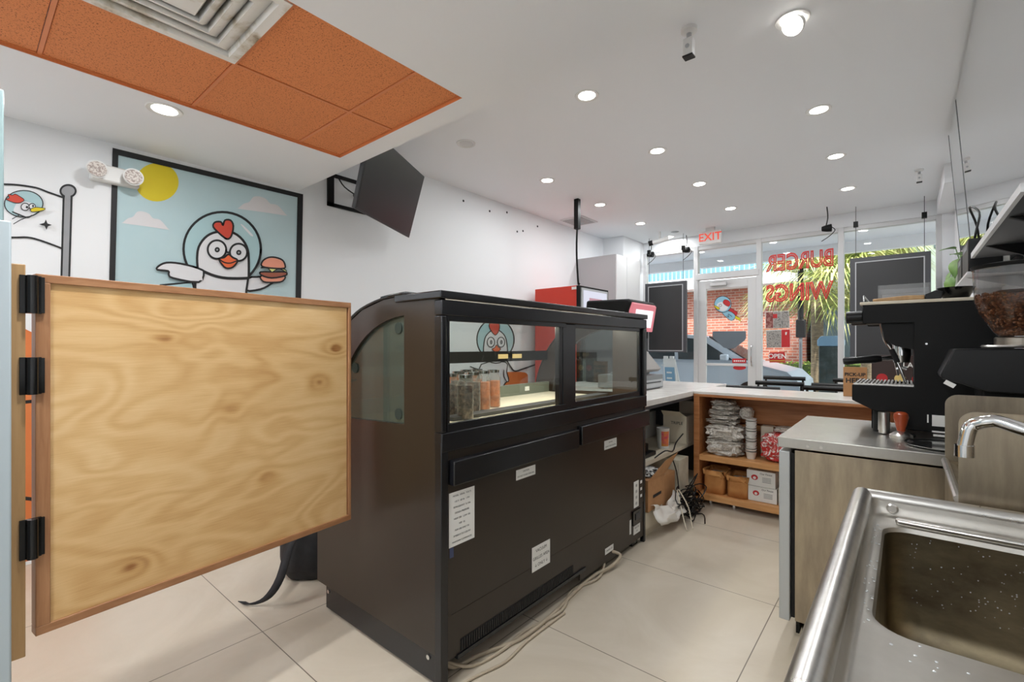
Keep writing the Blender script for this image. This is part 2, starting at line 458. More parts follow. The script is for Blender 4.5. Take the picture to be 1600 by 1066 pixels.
# ------------------------------------------------------------------ downlights
lens = emis('lamp_lens', '#fffaf2', 9)
offl = mat('lamp_lens_off', '#cfcfcd', .4)
def downlight(x, y, z, label, on=True, tilt=False, k=1):
    t = thing('recessed_downlight', label, 'ceiling light', (x, y, z), 0, 'round recessed downlights', world=False)
    B().lathe([(.088, 0), (.085, -.007), (.066, -.005), (.060, -.001), (.060, .0)], n=32).build('trim_ring', 'white', t)
    d = B().lathe([(.0, -.004), (.060, -.004), (.060, -.0015), (0, -.0015)], n=32).build('lens', lens if on else offl, t)
    if tilt:
        g = B().lathe([(.0, -.002), (.056, -.002), (.060, .002), (.060, .02), (0, .02)], n=32).build('eyeball', [M['white']], t)
        g.rotation_euler = (math.radians(-38), math.radians(18), 0); g.location = (0, 0, -.035)
        g2 = B().lathe([(.0, -.004), (.054, -.004), (.054, -.002), (0, -.002)], n=32).build('lens', lens, t)
        g2.rotation_euler = g.rotation_euler; g2.location = g.location
    if on:
        ld = bpy.data.lights.new('lamp', 'AREA'); ld.shape = 'DISK'; ld.size = .11; ld.energy = LAMP_W*k; ld.color = (.965, .985, 1)
        lo = bpy.data.objects.new('lamp_glow', ld); COL.objects.link(lo); lo.parent = t; lo.location = (0, 0, -.08 if tilt else -.012)
    return t
wh = 'glowing round white recessed downlight, '
downlight(-.49, 3.05, CZ, wh+'tilted eyeball lamp nearest the viewer', tilt=True)
for i, y in enumerate((4.35, 5.52, 6.74)):
    downlight(-.52, y, CZ, wh+('second', 'third', 'fourth and last')[i]+' in the row nearest mirrors')
for i, y in enumerate((3.0, 4.28, 5.46, 6.70)):
    downlight(-1.80, y, CZ, wh+('first', 'second', 'third', 'fourth')[i]+' in the middle row counted from the viewer')
for i, y in enumerate((4.25, 5.43, 6.65, 7.93-.15)):
    downlight(-3.06, y, CZ, 'glowing white recessed downlight, '+('first lit one', 'second lit one', 'third lit one', 'last one')[i]+' in the row beside the long white wall')
downlight(-3.07, 3.0, CZ, 'unlit round recessed downlight near the wall television', on=False)
downlight(-3.20, .76, SZ, 'glowing round downlight in the low soffit above the cartoon mural', k=.8)
# unseen fill lamps added behind and above the viewer to brighten the foreground
for x, y, w_ in ((-.6, -.95, 'near the sink wall'), (-1.3, .35, 'above the sink, out of view overhead'), (-3.4, -.95, 'near the mural wall')):
    downlight(x, y, SZ, 'round white downlight in the low soffit, '+w_, k=3)

# ------------------------------------------------------------------ storefront
AX = [-3.62, -2.70, -1.735, -.70, .35]
fr = B()
for x in (-3.60, -2.69, -1.735, -.695, .33): fr.box(x-.035, x+.035, FY-.02, FY+.09, 0, 2.96)
fr.box(-3.62, .35, FY-.01, FY+.08, 2.90, 2.96)
for a, b_ in ((-3.6, -2.69), (-1.735, .33)): fr.box(a, b_, FY-.01, FY+.08, 0, .12)
fr.box(-2.69, -1.735, FY-.03, FY+.09, 2.40, 2.50)
struct(fr, 'trim_1', 'alu', bevel=.004)
for i, (a, b_) in enumerate(((-3.565, -2.725), (-1.70, -.73), (-.66, .295))):
    struct(B().box(a, b_, FY+.02, FY+.03, .12, 2.90), 'window_%d' % (i+1), 'glass', smooth=0)
struct(B().box(-2.655, -1.77, FY+.02, FY+.03, 2.50, 2.90), 'window_4', 'glass', smooth=0)
d1 = struct(B().box(-2.655, -2.53, FY, FY+.05, .02, 2.38).box(-1.895, -1.77, FY, FY+.05, .02, 2.38)
            .box(-2.53, -1.895, FY, FY+.05, 2.24, 2.38).box(-2.53, -1.895, FY, FY+.05, .02, .27).box(-2.53, -1.895, FY+.005, FY+.045, .98, 1.02), 'door_1', 'alu', bevel=.004)
B().box(-2.53, -1.895, FY+.02, FY+.03, .27, 2.24).build('door_glass', 'glass', d1, smooth=0)
B().tube([(-1.83, FY-.005, 1.0), (-1.83, FY-.06, 1.02), (-1.83, FY-.06, 1.28), (-1.83, FY-.005, 1.3)], .011).build('door_handle', 'chrome', d1)
B().box(-2.45, -2.2, FY-.06, FY-.005, 2.28, 2.34).box(-2.42, -2.05, FY-.09, FY-.07, 2.345, 2.36).build('door_closer', 'alu', d1, bevel=.004)
# ------------------------------------------------------------------ mirrors leaning out from the right wall
def mirror(y0, y1, label):
    xt, xb, zt, zb = .285, .385, 3.13, 1.775
    s = B().prism([(xt, y0, zt), (xt, y1, zt), (xb, y1, zb), (xb, y0, zb)], (.006, 0, 0), 0)
    t = tag(s.build('wall_mirror', 'mirror', smooth=0), label, 'mirror', 'tall frameless mirrors')
    e = B()
    B().box(.392, RX-.001, y0+.05, y1-.05, 1.79, 1.83).build('mounting_rail', 'mirror_edge', t)
    for y in (y0, y1): B().prism([(xt, y-.0035, zt), (xt, y+.0035, zt), (xb, y+.0035, zb), (xb, y-.0035, zb)], (-.002, 0, 0)).build('edge', 'mirror_edge', t, smooth=0)
mirror(2.30, 4.78, 'large frameless mirror leaning out from the right wall, the nearer one')
mirror(4.80, 5.55, 'narrow frameless mirror beyond the large one on the right wall')
# ------------------------------------------------------------------ painted artwork on the left wall
M['teal'] = mat('pale_teal_paint', '#abcbd0', .6); M['sky'] = noisy('painted_sky', [(.3, '#b3cdd2'), (.7, '#bfd4d8')], 1.2, .6)
M['suny'] = mat('yellow_paint', '#dcc71c', .6); M['cloud'] = mat('cloud_paint', '#d8d6d8', .6)
M['birdw'] = mat('painted_white', '#dfe0e3', .6); M['comb'] = mat('red_orange_paint', '#cf4a38', .6)
M['beak'] = mat('orange_beak_paint', '#e5693a', .6); M['poleg'] = mat('painted_grey', '#9a9c9f', .6)
M['bun'] = mat('bun_paint', '#e79a80', .6); M['patty'] = mat('patty_paint', '#a05a45', .6); M['lett'] = mat('lettuce_paint', '#d9e08a', .6)
M['ground'] = noisy('painted_orange_ground', [(.3, '#d9743a'), (.7, '#e08246')], 2, .6)
def wallfn(conv):
    def fn(u, v, L):
        px, py = conv(u, v); p = onX(px, py, LX); return (p[0]+.0006*L+.0006, p[1], p[2])
    return fn
# orange ground along the wall foot (metres)
P = Paint(lambda u, v, L: (LX+.0004+.0002*L, u, v))
P.fill(smoothp([(-.6, 1.5), (.05, 1.49), (.3, 1.38), (.5, 1.22), (.6, 1.1)])+[(.6, .02), (-.6, .02)], 'ground')
P.fill(smoothp([(2.2, 1.03), (3.0, .99), (4.2, .97), (4.95, .95), (5.1, .9)])+[(5.1, .02), (2.2, .02)], 'ground')
for a in ([(-.1, 1.2), (.25, 1.17)], [(-.1, .98), (.1, .96), (.3, .97)], [(0, .45), (.2, .42), (.35, .36)], [(3.6, .8), (3.9, .74), (4.3, .83)], [(2.4, .85), (2.7, .82)]):
    P.stroke(smoothp(a), .02)
o = tag(P.build('painted_ground'), 'orange painted ground along the foot of the long left wall', 'wall painting')
# flag painting at far left
z2 = lambda u, v: (u/3.2, 160+v/3.2)
P = Paint(wallfn(z2))
P.both([(318, 470), (358, 470), (345, 905), (306, 905)], 'poleg', 10)
P.both(circ(340, 444, 38, 30), 'poleg', 10)
P.fill([(324, 455), (352, 455), (352, 485), (324, 485)], 'poleg')
P.stroke(smoothp([(-60, 408), (15, 410), (90, 414), (180, 428), (240, 450), (320, 478)]), 9)
P.stroke(smoothp([(-60, 668), (60, 676), (140, 676), (210, 694), (312, 732)]), 9)
P.both(circ(118, 508, 96, 66), 'teal', 5)
P.fill(smoothp([(75, 520), (90, 500), (130, 497), (165, 510), (185, 530), (170, 560), (120, 572), (70, 548)], 4, True), 'birdw')
P.stroke(smoothp([(60, 548), (95, 562), (135, 576), (160, 566)]), 6)
P.stroke([(66, 610), (100, 590), (132, 576)], 4); P.stroke([(60, 585), (95, 565)], 4)
P.both(smoothp([(95, 505), (60, 500), (28, 485), (45, 480), (40, 462), (62, 465), (75, 460), (95, 470), (120, 490)], 4, True), 'comb', 3)
P.both(circ(125, 524, 20, 18), 'birdw', 4); P.both(circ(160, 522, 16, 14), 'birdw', 4)
P.fill(circ(134, 526, 6, 6), 'ink'); P.fill(circ(164, 520, 5, 5), 'ink')
P.both(smoothp([(155, 535), (175, 527), (225, 533), (205, 545), (160, 550), (152, 543)], 3, True), 'suny', 3)
P.fill([(228, 588), (236, 608), (258, 615), (238, 622), (231, 640), (222, 620), (194, 612), (220, 605)], 'ink')
tag(P.build('flag_painting'), 'painted white flag with bird head and black star at far left of wall', 'wall painting')
# big framed mural
t = thing('wall_mural', 'large painted mural framed in black, white bird in round helmet holding a burger', 'mural', (LX, 1.4, 1.2))
P = Paint(wallfn(z2))
P.fill([(575, 240), (1505, 470), (1490, 1080), (560, 1080)], 'sky')
P.fill(circ(785, 400, 108, 96), 'suny')
for dx, dy, s_ in ((0, 0, 1), (578, -72, 1.05)):
    P.fill([(615+dx+(x-615)*s_, 605+dy+(y-605)*s_) for x, y in smoothp([(615, 600), (640, 580), (665, 572), (685, 548), (715, 546), (745, 558), (765, 580), (800, 588), (838, 630), (840, 637), (740, 622), (617, 605)], 3, True)], 'cloud')
P.build('background', t)
P = Paint(lambda u, v, L, g=wallfn(z2): tuple(Vector(g(u, v, L+6))))
P.fill([(562, 228), (1512, 460), (1512, 482), (562, 258)], 'ink')
P.fill([(562, 228), (592, 236), (570, 1080), (540, 1080)], 'ink')
P.fill([(1486, 455), (1514, 460), (1502, 1080), (1474, 1080)], 'ink')
P.build('painted_border', t)
P = Paint(lambda u, v, L, g=wallfn(z2): tuple(Vector(g(u, v, L+10))))
P.both([(800, 1080), (770, 960), (800, 915), (960, 900), (1000, 1080)], 'teal', 10)
P.both(smoothp([(1240, 880), (1300, 872), (1330, 850), (1380, 880), (1350, 910), (1300, 935), (1228, 940)], 3, True), 'birdw', 10)
P.fill([(950, 830), (1240, 860), (1228, 945), (1226, 1080), (975, 1080), (972, 905)], 'birdw')
P.stroke([(1240, 860), (1228, 945), (1224, 1080)], 11); P.stroke([(972, 880), (972, 1080)], 10)
P.both(circ(1108, 735, 193, 185, 48), 'teal', 12)
P.fill(smoothp([(1200, 612), (1215, 618), (1262, 665), (1250, 668)], 2, True), 'birdw')
head = smoothp([(985, 832), (982, 780), (990, 725), (1020, 680), (1060, 655), (1110, 648), (1165, 655), (1210, 690), (1235, 740), (1240, 800), (1240, 880)], 3)
chin = smoothp([(1240, 880), (1180, 882), (1110, 878), (1050, 862), (985, 832)], 3)
P.fill([(985, 832)]+chin[::-1][1:-1]+[(1240, 880), (1230, 975), (978, 975)], 'birdw'); P.stroke([(1240, 860), (1228, 945), (1224, 1080)], 11); P.stroke([(974, 895), (972, 1080)], 10)
P.fill(head+chin[1:-1], 'birdw'); P.stroke(head, 12); P.stroke(chin, 14)
P.both(smoothp([(985, 830), (900, 808), (830, 803), (790, 820), (782, 838), (838, 845), (840, 862), (862, 880), (990, 900), (1015, 850)], 3, True)[:-1], 'birdw', 10)
P.fill([(940, 838), (1000, 850), (1010, 892), (960, 886)], 'birdw')
P.both(smoothp([(1130, 685), (1095, 660), (1062, 625), (1070, 602), (1100, 600), (1110, 618), (1120, 592), (1148, 592), (1162, 620), (1152, 670)], 3, True), 'comb', 9)
for x, y, r in ((1080, 738, 46), (1187, 752, 43)):
    P.both(circ(x, y, r), 'birdw', 10); P.both(circ(x+1, y+1, 9), 'poleg', 8)
P.stroke([(1124, 750), (1145, 754)], 8)
P.both(smoothp([(1088, 786), (1115, 778), (1136, 762), (1158, 778), (1182, 792), (1165, 820), (1140, 832), (1115, 825)], 3, True), 'beak', 9)
P.stroke(smoothp([(1092, 788), (1115, 802), (1145, 806), (1178, 794)]), 6)
P.both(smoothp([(1300, 868), (1310, 898), (1360, 902), (1405, 896), (1412, 868)], 3, True), 'bun', 8)
P.both(smoothp([(1296, 850), (1300, 866), (1350, 880), (1420, 868), (1420, 850), (1360, 850)], 3, True), 'patty', 8)
P.both(smoothp([(1296, 830), (1330, 828), (1352, 852), (1385, 832), (1420, 850), (1418, 838), (1350, 818)], 2, True), 'lett', 5)
P.both(smoothp([(1302, 822), (1306, 795), (1335, 778), (1370, 778), (1405, 792), (1418, 820), (1410, 832), (1360, 832)], 3, True), 'bun', 8)
P.build('painted_bird', t)
# second painted bird, seen through the display case
z3 = lambda u, v: (680+u/5.924, 480+v/5.924)
P = Paint(wallfn(z3))
P.both(circ(557, 300, 172, 190), 'teal', 12)
P.both(smoothp([(425, 530), (410, 700), (440, 800), (520, 820), (600, 770), (650, 700), (680, 680), (660, 600), (650, 510)], 3, True), 'birdw', 10)
P.both(smoothp([(455, 470), (450, 330), (480, 250), (555, 205), (630, 250), (660, 330), (660, 470), (560, 520)], 3, True), 'birdw', 10)
P.both(smoothp([(555, 260), (515, 220), (495, 170), (515, 140), (545, 150), (560, 130), (590, 150), (590, 210)], 3, True), 'comb', 7)
for x in (512, 605): P.both(circ(x, 325, 34, 46), 'birdw', 8); P.both(circ(x+2, 325, 8, 16), 'poleg', 6)
P.both(smoothp([(520, 390), (545, 375), (560, 350), (580, 372), (600, 385), (580, 410), (550, 415)], 3, True), 'beak', 6)
P.stroke(smoothp([(650, 480), (690, 550), (730, 592), (800, 575), (900, 540), (1000, 510)]), 14)
P.stroke(smoothp([(430, 580), (370, 570), (315, 550)]), 10)
P.stroke(smoothp([(630, 580), (630, 640), (655, 690)]), 8)
tag(P.build('bird_painting'), 'painted white helmeted bird on wall, seen through the display case glass', 'wall painting')
# ------------------------------------------------------------------ emergency light
M['refl'] = noisy('faceted_reflector', [(.42, '#a3938b'), (.56, '#ddd5ce')], 90, .5, 0)
t = thing('emergency_light', 'white twin-head emergency light overlapping the mural corner', 'emergency light', (LX, .67, 2.42))
B().prism([(LX, .55, 2.36), (LX, .80, 2.36), (LX, .80, 2.47), (LX, .55, 2.47)], (.06, 0, 0)).build('housing', 'white', t, bevel=.012)
for y in (.585, .765):
    h = B().cyl((LX+.05, y, 2.418), (LX+.125, y-.012, 2.41), .036, .054, 28).build('lamp_head', 'white', t)
    B().cyl((LX+.126, y-.012, 2.41), (LX+.130, y-.0125, 2.41), .046, n=28).build('lens', 'refl', h)
# screw holes
for y, z, w_ in ((3.865, 3.017, 'first to the right of the television'), (4.32, 2.996, 'second to the right of the television'), (4.653, 3.053, 'third, just under the ceiling'),
                 (4.865, 2.841, 'lower left one of the low pair'), (4.989, 2.873, 'lower right one of the low pair'), (5.32, 3.0, 'farthest toward the storefront')):
    tag(B().cyl((LX-.002, y, z), (LX+.0025, y, z), .014, n=12).build('wall_anchor', 'ink'), 'small dark screw hole in the white wall, '+w_, 'wall anchor', 'screw holes in the white wall')
# ------------------------------------------------------------------ television on arm
BL, BR, TR, TL = Vector((-3.22, 1.97, 2.35)), Vector((-3.69, 2.84, 2.35)), Vector((-3.39, 2.77, 2.86)), Vector((-2.92, 1.93, 2.86))
M['tvglass'] = mat('tv_screen', '#2b2c2e', .3)
t = thing('television', 'black flat television tilted down from a wall arm near the ceiling', 'television', tuple((BL+BR)/2))
ux = (BR-BL).normalized(); uz = ((TL+TR)/2-(BL+BR)/2).normalized(); un = ux.cross(uz).normalized()
if un.dot(Vector((0, 0, 1.3))-BL) < 0: un = -un
c = (BL+BR+TR+TL)/4; hw = (BR-BL).length/2; hh = ((TL+TR)/2-(BL+BR)/2).length/2
B().obox(c-un*.02, ux, uz, un, hw, hh, .018).build('casing', 'dgrey', t, bevel=.004)
B().obox(c-un*.001, ux, uz, un, hw-.012, hh-.016, .0012).build('screen', 'tvglass', t)
B().obox(c-un*.06, ux, uz, un, hw*.6, hh*.6, .024).build('rear_cover', 'blackm', t, bevel=.008)
t2 = thing('television_bracket', 'black steel wall bracket with swing arm behind the tilted television', 'bracket', (LX, 2.35, 2.7))
s = B()
for y in (2.19, 2.52): s.box(LX, LX+.02, y-.03, y+.03, 2.57, 2.87)
s.box(LX, LX+.02, 2.16, 2.55, 2.57, 2.60).box(LX, LX+.02, 2.16, 2.55, 2.84, 2.87); s.build('wall_plate', 'blackm', t2)
q = c-un*.085
B().tube([(LX+.02, 2.42, 2.72), (LX+.18, 2.52, 2.72), tuple(q)], .022, smooth=False).build('swing_arm', 'blackm', t2)
B().obox(q, ux, uz, un, .11, .17, .006).build('mounting_plate', 'blackm', t2)
tag(B().tube([(LX+.02, 2.25, 2.86), (LX+.06, 2.3, 2.76), (LX+.12, 2.42, 2.68), (LX+.2, 2.52, 2.62), tuple(c-un*.07+Vector((0, 0, -.12)))], .006).build('television_cable', 'black'), 'thin black cable looping behind the tilted television', 'cable')

# ------------------------------------------------------------------ gate, hinge post and the partition it hangs on
py_ = onX(18, 600, -1.64)[1]
struct(B().box(-1.76, -1.64, BY, py_, 0, 1.60), 'wall_partition', mat('blue_white_paint', '#a9b4b9', .5), bevel=.004)
struct(B().box(-1.71, -1.695, BY, onX(6, 300, -1.70)[1], 1.60, 1.93), 'window_5', mat('frosted_panel', '#8fa3a4', .25), bevel=.003)
ya, yb = onX(16, 600, -1.69)[1], onX(40, 600, -1.69)[1]
struct(B().box(-1.725, -1.69, ya-.07, yb, .52, 1.505), 'trim_2', 'post', bevel=.002)
G1, G2 = Vector((-1.6925, .1317, .56)), Vector((-1.812, 1.089, .56))
gu = (G2-G1).normalized(); gl = (G2-G1).length; gn = Vector((gu.y, -gu.x, 0)); gz = Vector((0, 0, 1)); gh = .925
t = thing('half_door', 'swinging plywood half-height gate with wooden edging, on three black hinges', 'gate', tuple(G1))
gc = (G1+G2)/2+gz*gh/2-gn*.02
B().obox(gc, gu, gz, gn, gl/2-.018, gh/2-.018, .012).build('plywood_panel', 'ply', t)
for nm, cc, hx, hz, mm in (('edging', gc+gz*(gh/2-.011), gl/2, .011, 'trimy'), ('edging', gc-gz*(gh/2-.011), gl/2, .011, 'trimy'),
                           ('edging', gc-gu*(gl/2-.014), .014, gh/2-.022, 'trimz'), ('edging', gc+gu*(gl/2-.006), .006, gh/2-.022, 'trimz')):
    B().obox(cc, gu, gz, gn, hx, hz, .019).build(nm, mm, t, bevel=.0015)
for z0, z1 in ((1.382, 1.478), (1.178, 1.272), (.765, .865)):
    h = B()
    h.cyl(G1+gz*(z0-.56)+gn*.012-gu*.008, G1+gz*(z1-.56)+gn*.012-gu*.008, .011, n=18)
    h.obox(G1+gz*((z0+z1)/2-.56)+gn*.003-gu*.010, gu, gz, gn, .020, (z1-z0)/2, .003)
    h.obox(G1+gz*((z0+z1)/2-.56)+gn*.003+gu*.006, gu, gz, gn, .010, (z1-z0)/2-.002, .003)
    h.build('hinge', 'blackg', t, bevel=.001)
# ------------------------------------------------------------------ display case
CX, CY0, CY1 = -1.33, 1.165, 2.955
t = thing('display_case', 'long black refrigerated display case with curved glass front and service doors', 'display case', ((CX-2.25)/2, 2.06, 0))
prof = [(-1.34, .13), (-1.34, 1.50), (-1.52, 1.505), (-1.69, 1.495), (-1.85, 1.46), (-1.95, 1.412), (-2.05, 1.33), (-2.13, 1.22), (-2.19, 1.08), (-2.22, .95), (-2.25, .85), (-2.25, .13)]
arc = smoothp([(-1.548, 1.424), (-1.62, 1.418), (-1.72, 1.392), (-1.82, 1.345), (-1.91, 1.275), (-1.98, 1.19), (-2.03, 1.09), (-2.055, .965)], 2)
inner = [(p[0], p[1]) for p in arc]+[(-1.80, .975), (-1.548, .984)]
def resample(loop, c, n=72):
    out = []
    for i in range(n):
        a = 2*PI*i/n; d = Vector((math.cos(a), math.sin(a))); best = None
        for k in range(len(loop)):
            p = Vector(loop[k])-c; q = Vector(loop[(k+1) % len(loop)])-c; e = q-p
            den = d.x*e.y-d.y*e.x
            if abs(den) < 1e-9: continue
            tt = (p.x*e.y-p.y*e.x)/den; uu = (p.x*d.y-p.y*d.x)/den
            if tt > 0 and -1e-6 <= uu <= 1+1e-6 and (best is None or tt > best): best = tt
        out.append(tuple(c+d*best))
    return out
cc = Vector((-1.78, 1.15))
oo = resample(prof, cc, 96); ii = resample(inner, cc, 96)
# snap nearest samples to true corners of outer loop
for L, src in ((oo, prof), (ii, inner)):
    for p in src:
        k = min(range(len(L)), key=lambda i: (L[i][0]-p[0])**2+(L[i][1]-p[1])**2); L[k] = p
for y0, y1 in ((CY0, CY0+.035), (CY1-.035, CY1)):
    s = B(); s.ring_prism([(x, y0, z) for x, z in oo], [(x, y0, z) for x, z in ii], (0, y1-y0, 0)); s.build('end_panel', 'case', t, smooth=20)
    s = B(); s.prism([(x, (y0+y1)/2-.003, z) for x, z in inner], (0, .006, 0))
    e = s.build('end_window', glassy('end_window_glass', '#8f988e', 1.45, .02, .45, '#646d64') if y0 < 2 else 'cglass', t, smooth=0)
    if y0 < 2:
        for x, z in ((-1.60, 1.375), (-1.60, 1.02), (-1.925, 1.20)):
            B().cyl((x, y0+.009, z), (x, y0+.0135, z), .023, n=20).build('suction_disc', mat('disc_grey', '#3a413b', .8, spec=.1), e)
# lower body
s = B(); s.box(-2.24, CX-.012, CY0+.035, CY1-.035, .13, .90); s.build('body', 'case', t)
s = B(); s.box(-1.352, CX, CY0+.02, CY1, .271, .90); s.build('rear_panel', 'case', t)
s = B(); s.prism([(CX-.01, 1.20, .10), (CX-.01, 2.15, .10), (CX-.01, 2.15, .045), (CX-.01, CY1-.02, .045), (CX-.01, CY1-.02, .268), (CX-.01, 1.20, .268)], (.008, 0, 0)); s.build('lower_panel', 'case', t)
B().box(CX-.025, CX+.012, CY0-.005, CY0+.03, .0, .94).build('corner_post', 'case2', t, bevel=.003)
B().box(CX-.025, CX+.004, CY1-.02, CY1+.005, .0, .94).build('corner_post', 'case2', t, bevel=.003)
g = B().box(CX-.012, CX+.0, 1.27, 2.08, .108, .155).build('intake_grille', 'rubber', t)
s = B()
for i in range(60): s.box(CX-.0, CX+.002, 1.275+i*.0134, 1.279+i*.0134, .11, .153)
s.build('grille_bars', 'case2', g)
B().box(CX-.02, CX+.006, 1.25, 2.2, .088, .104).build('grille_ledge', 'case2', t)
s = B().box(-1.585-.6, -1.36, CY0+.012, CY0+.034, .015, .145); s.build('kick_plate', 'case2', t)
for x in (-2.16, -1.41): B().cyl((x, CY0+.011, .10), (x, CY0+.007, .10), .009).build('screw', 'chrome', t)
for x, y in ((-2.18, 1.28), (-2.18, 2.86), (-1.39, 2.86)): B().box(x-.035, x+.035, y-.04, y+.04, 0, .13).build('foot', 'case2', t)
# recessed band, ledges
B().box(CX-.02, CX-.006, CY0+.03, CY1, .86, .94).build('sill_band', 'case2', t)
B().box(CX-.01, CX+.034, 1.205, 2.088, .772, .866).build('door_ledge', 'case2', t, bevel=.004)
B().box(CX-.01, CX+.034, 2.115, 2.96, .778, .878).build('door_ledge', 'case2', t, bevel=.004)
# door frame
s = B(); y0, y1 = CY0-.004, CY1+.004
s.box(CX-.03, CX+.014, y0, y1, 1.415, 1.475).box(CX-.03, CX+.014, y0, y1, .90, .975).box(CX-.03, CX+.014, y0, y0+.026, .975, 1.415).box(CX-.03, CX+.014, y1-.045, y1, .975, 1.415)
s.box(CX-.028, CX+.004, 1.95, 2.10, .975, 1.415)
s.build('door_frame', 'case2', t, bevel=.005)
for ya_, yb_, dx in ((1.195, 2.0, .006), (2.05, 2.905, -.006)):
    s = B(); x0, x1 = CX-.016+dx, CX+.002+dx
    s.box(x0, x1, ya_, yb_, 1.395, 1.42).box(x0, x1, ya_, yb_, .972, 1.006).box(x0, x1, ya_, ya_+.012, 1.006, 1.395).box(x0, x1, yb_-.025, yb_, 1.006, 1.395)
    d = s.build('sliding_door', 'case2', t, bevel=.002)
    B().box(CX-.009+dx, CX-.005+dx, ya_+.01, yb_-.02, 1.0, 1.40).build('door_glass', 'cglass', d, smooth=0)
B().box(-1.60, CX+.018, CY0-.012, CY1+.012, 1.478, 1.508).build('top_cap', 'case2', t, bevel=.005)
# curved front glass with black bands, sweeping the profile
curve = smoothp(prof[2:10], 3)
s = B(); s.sheet([[(x-.004, y, z+.004) for x, z in curve] for y in (CY0+.03, CY1-.03)]); s.build('curved_glass', 'cglass', t, smooth=60)
for y in (CY0-.006, CY1-.034):
    s = B(); s.sheet([[(x-.004, y, z+.006), ] for x, z in curve] and [[(x-.002, yy, z+.006) for x, z in curve] for yy in (y, y+.04)]); s.build('front_edge_trim', 'case2', t, solid=.008, smooth=60)
s = B(); s.sheet([[(x-.006, yy, z+.008) for x, z in curve[:4]] for yy in (CY0-.01, CY1+.01)]); s.build('top_band', 'case2', t, solid=.01)
B().box(-2.13, -2.10, CY0+.035, CY1-.035, 1.195, 1.265).build('front_rail', 'blackm', t)
B().box(-2.20, CX-.03, CY0+.035, CY1-.035, .90, .955).build('deck', 'cream', t)
B().box(-1.66, -1.58, CY0+.3, CY1-.035, .955, .972).build('deck_slot', 'dgrey', t)
B().box(-2.12, -2.085, CY0+.035, CY1-.035, .955, 1.03).build('price_rail', mat('price_rail', '#6f7468', .4), t)
M['warm'] = emis('case_lamp', '#fff0d8', 6.0)
B().box(-1.60, -1.56, CY0+.1, CY1-.1, 1.44, 1.455).build('lamp_tube', 'warm', t)
ld = bpy.data.lights.new('case_lamp', 'AREA'); ld.shape = 'RECTANGLE'; ld.size = .03; ld.size_y = 1.5; ld.energy = 9; ld.color = (1, .9, .75)
lo = bpy.data.objects.new('case_lamp_glow', ld); COL.objects.link(lo); lo.parent = t; lo.matrix_parent_inverse = Matrix.Translation(t.location).inverted(); lo.location = (-1.58, 2.06, 1.43)
# switch box and labels
B().box(CX-.002, CX+.008, 2.77, 2.88, .155, .245).build('switch_box', 'blackg', t)
B().box(CX+.008, CX+.012, 2.80, 2.86, .185, .225).build('rocker_switch', 'dgrey', t)
def label(nm, y0, y1, z0, z1, lines, lab, size=.01, m='paper', ink='ink', x=CX+.0006):
    e = B().box(x, x+.0012, y0, y1, z0, z1).build(nm, m, t); e['label'] = lab
    for i, ln in enumerate(lines):
        text('lettering', ln, size, (x+.0016, (y0+y1)/2, z1-(i+.7)*(z1-z0)/(len(lines)+.4)), (0, 1, 0), (0, 0, 1), ink, e, off=.0001)
label('warning_label', 1.609, 1.75, .70, .745, ['CAUTION', 'DO NOT STORE OVER RAIL'], 'white rectangular label', .010)
label('warning_label', 2.407, 2.556, .70, .752, ['CAUTION', 'DO NOT STORE OVER RAIL'], 'white rectangular label', .010)
label('rating_label', 1.208, 1.345, .53, .738, ['MODEL  SERIAL  VOLTS', '115 V   60 Hz   1 PH', 'REFRIGERANT  R-134a', 'DESIGN PRESSURE', 'HIGH 250   LOW 150', 'NSF  UL', 'FOR USE ONLY IN', 'AMBIENT 75 F 55% RH', 'MAINTAIN CLEARANCES'], 'large white rating label', .0095)
B().box(CX+.0006, CX+.0014, 1.212, 1.232, .49, .528).build('blue_tag', mat('blue_tag', '#39466b', .4), t)
label('service_label', 1.725, 1.868, .245, .36, ['VACUUM', 'GRILLES AREA', '\u2193 ONLY \u2193'], 'white label with hand lettering', .021)
label('side_label', 2.79, 2.86, .262, .43, ['|||||', '|||||', '|||||', '|||||'], 'tall white label', .02)
for z in (.40, .355, .31): B().box(CX+.0006, CX+.002, 2.885, 2.91, z, z+.018).build('small_label', 'paper', t)
label('switch_label', 2.79, 2.885, .09, .145, ['LIGHT  ON', 'OFF'], 'white label under the switch', .012, x=CX-.0014)
label('switch_label', 2.735, 2.757, .11, .20, [], 'thin white label beside the switch', x=CX-.0014)
label('lower_label', 2.42, 2.52, .09, .125, ['DANGER 115V'], 'small white label', .011, x=CX-.0014)
# tags on rails
for y in (2.35, 2.50):
    B().box(-2.099, -2.095, y, y+.10, 1.215, 1.245).build('price_tag', mat('tag_yellow', '#d8bf86', .5), t)
for y in (2.25, 2.62): B().box(-2.084, -2.080, y, y+.05, .98, 1.01).build('price_tag', 'paper', t)
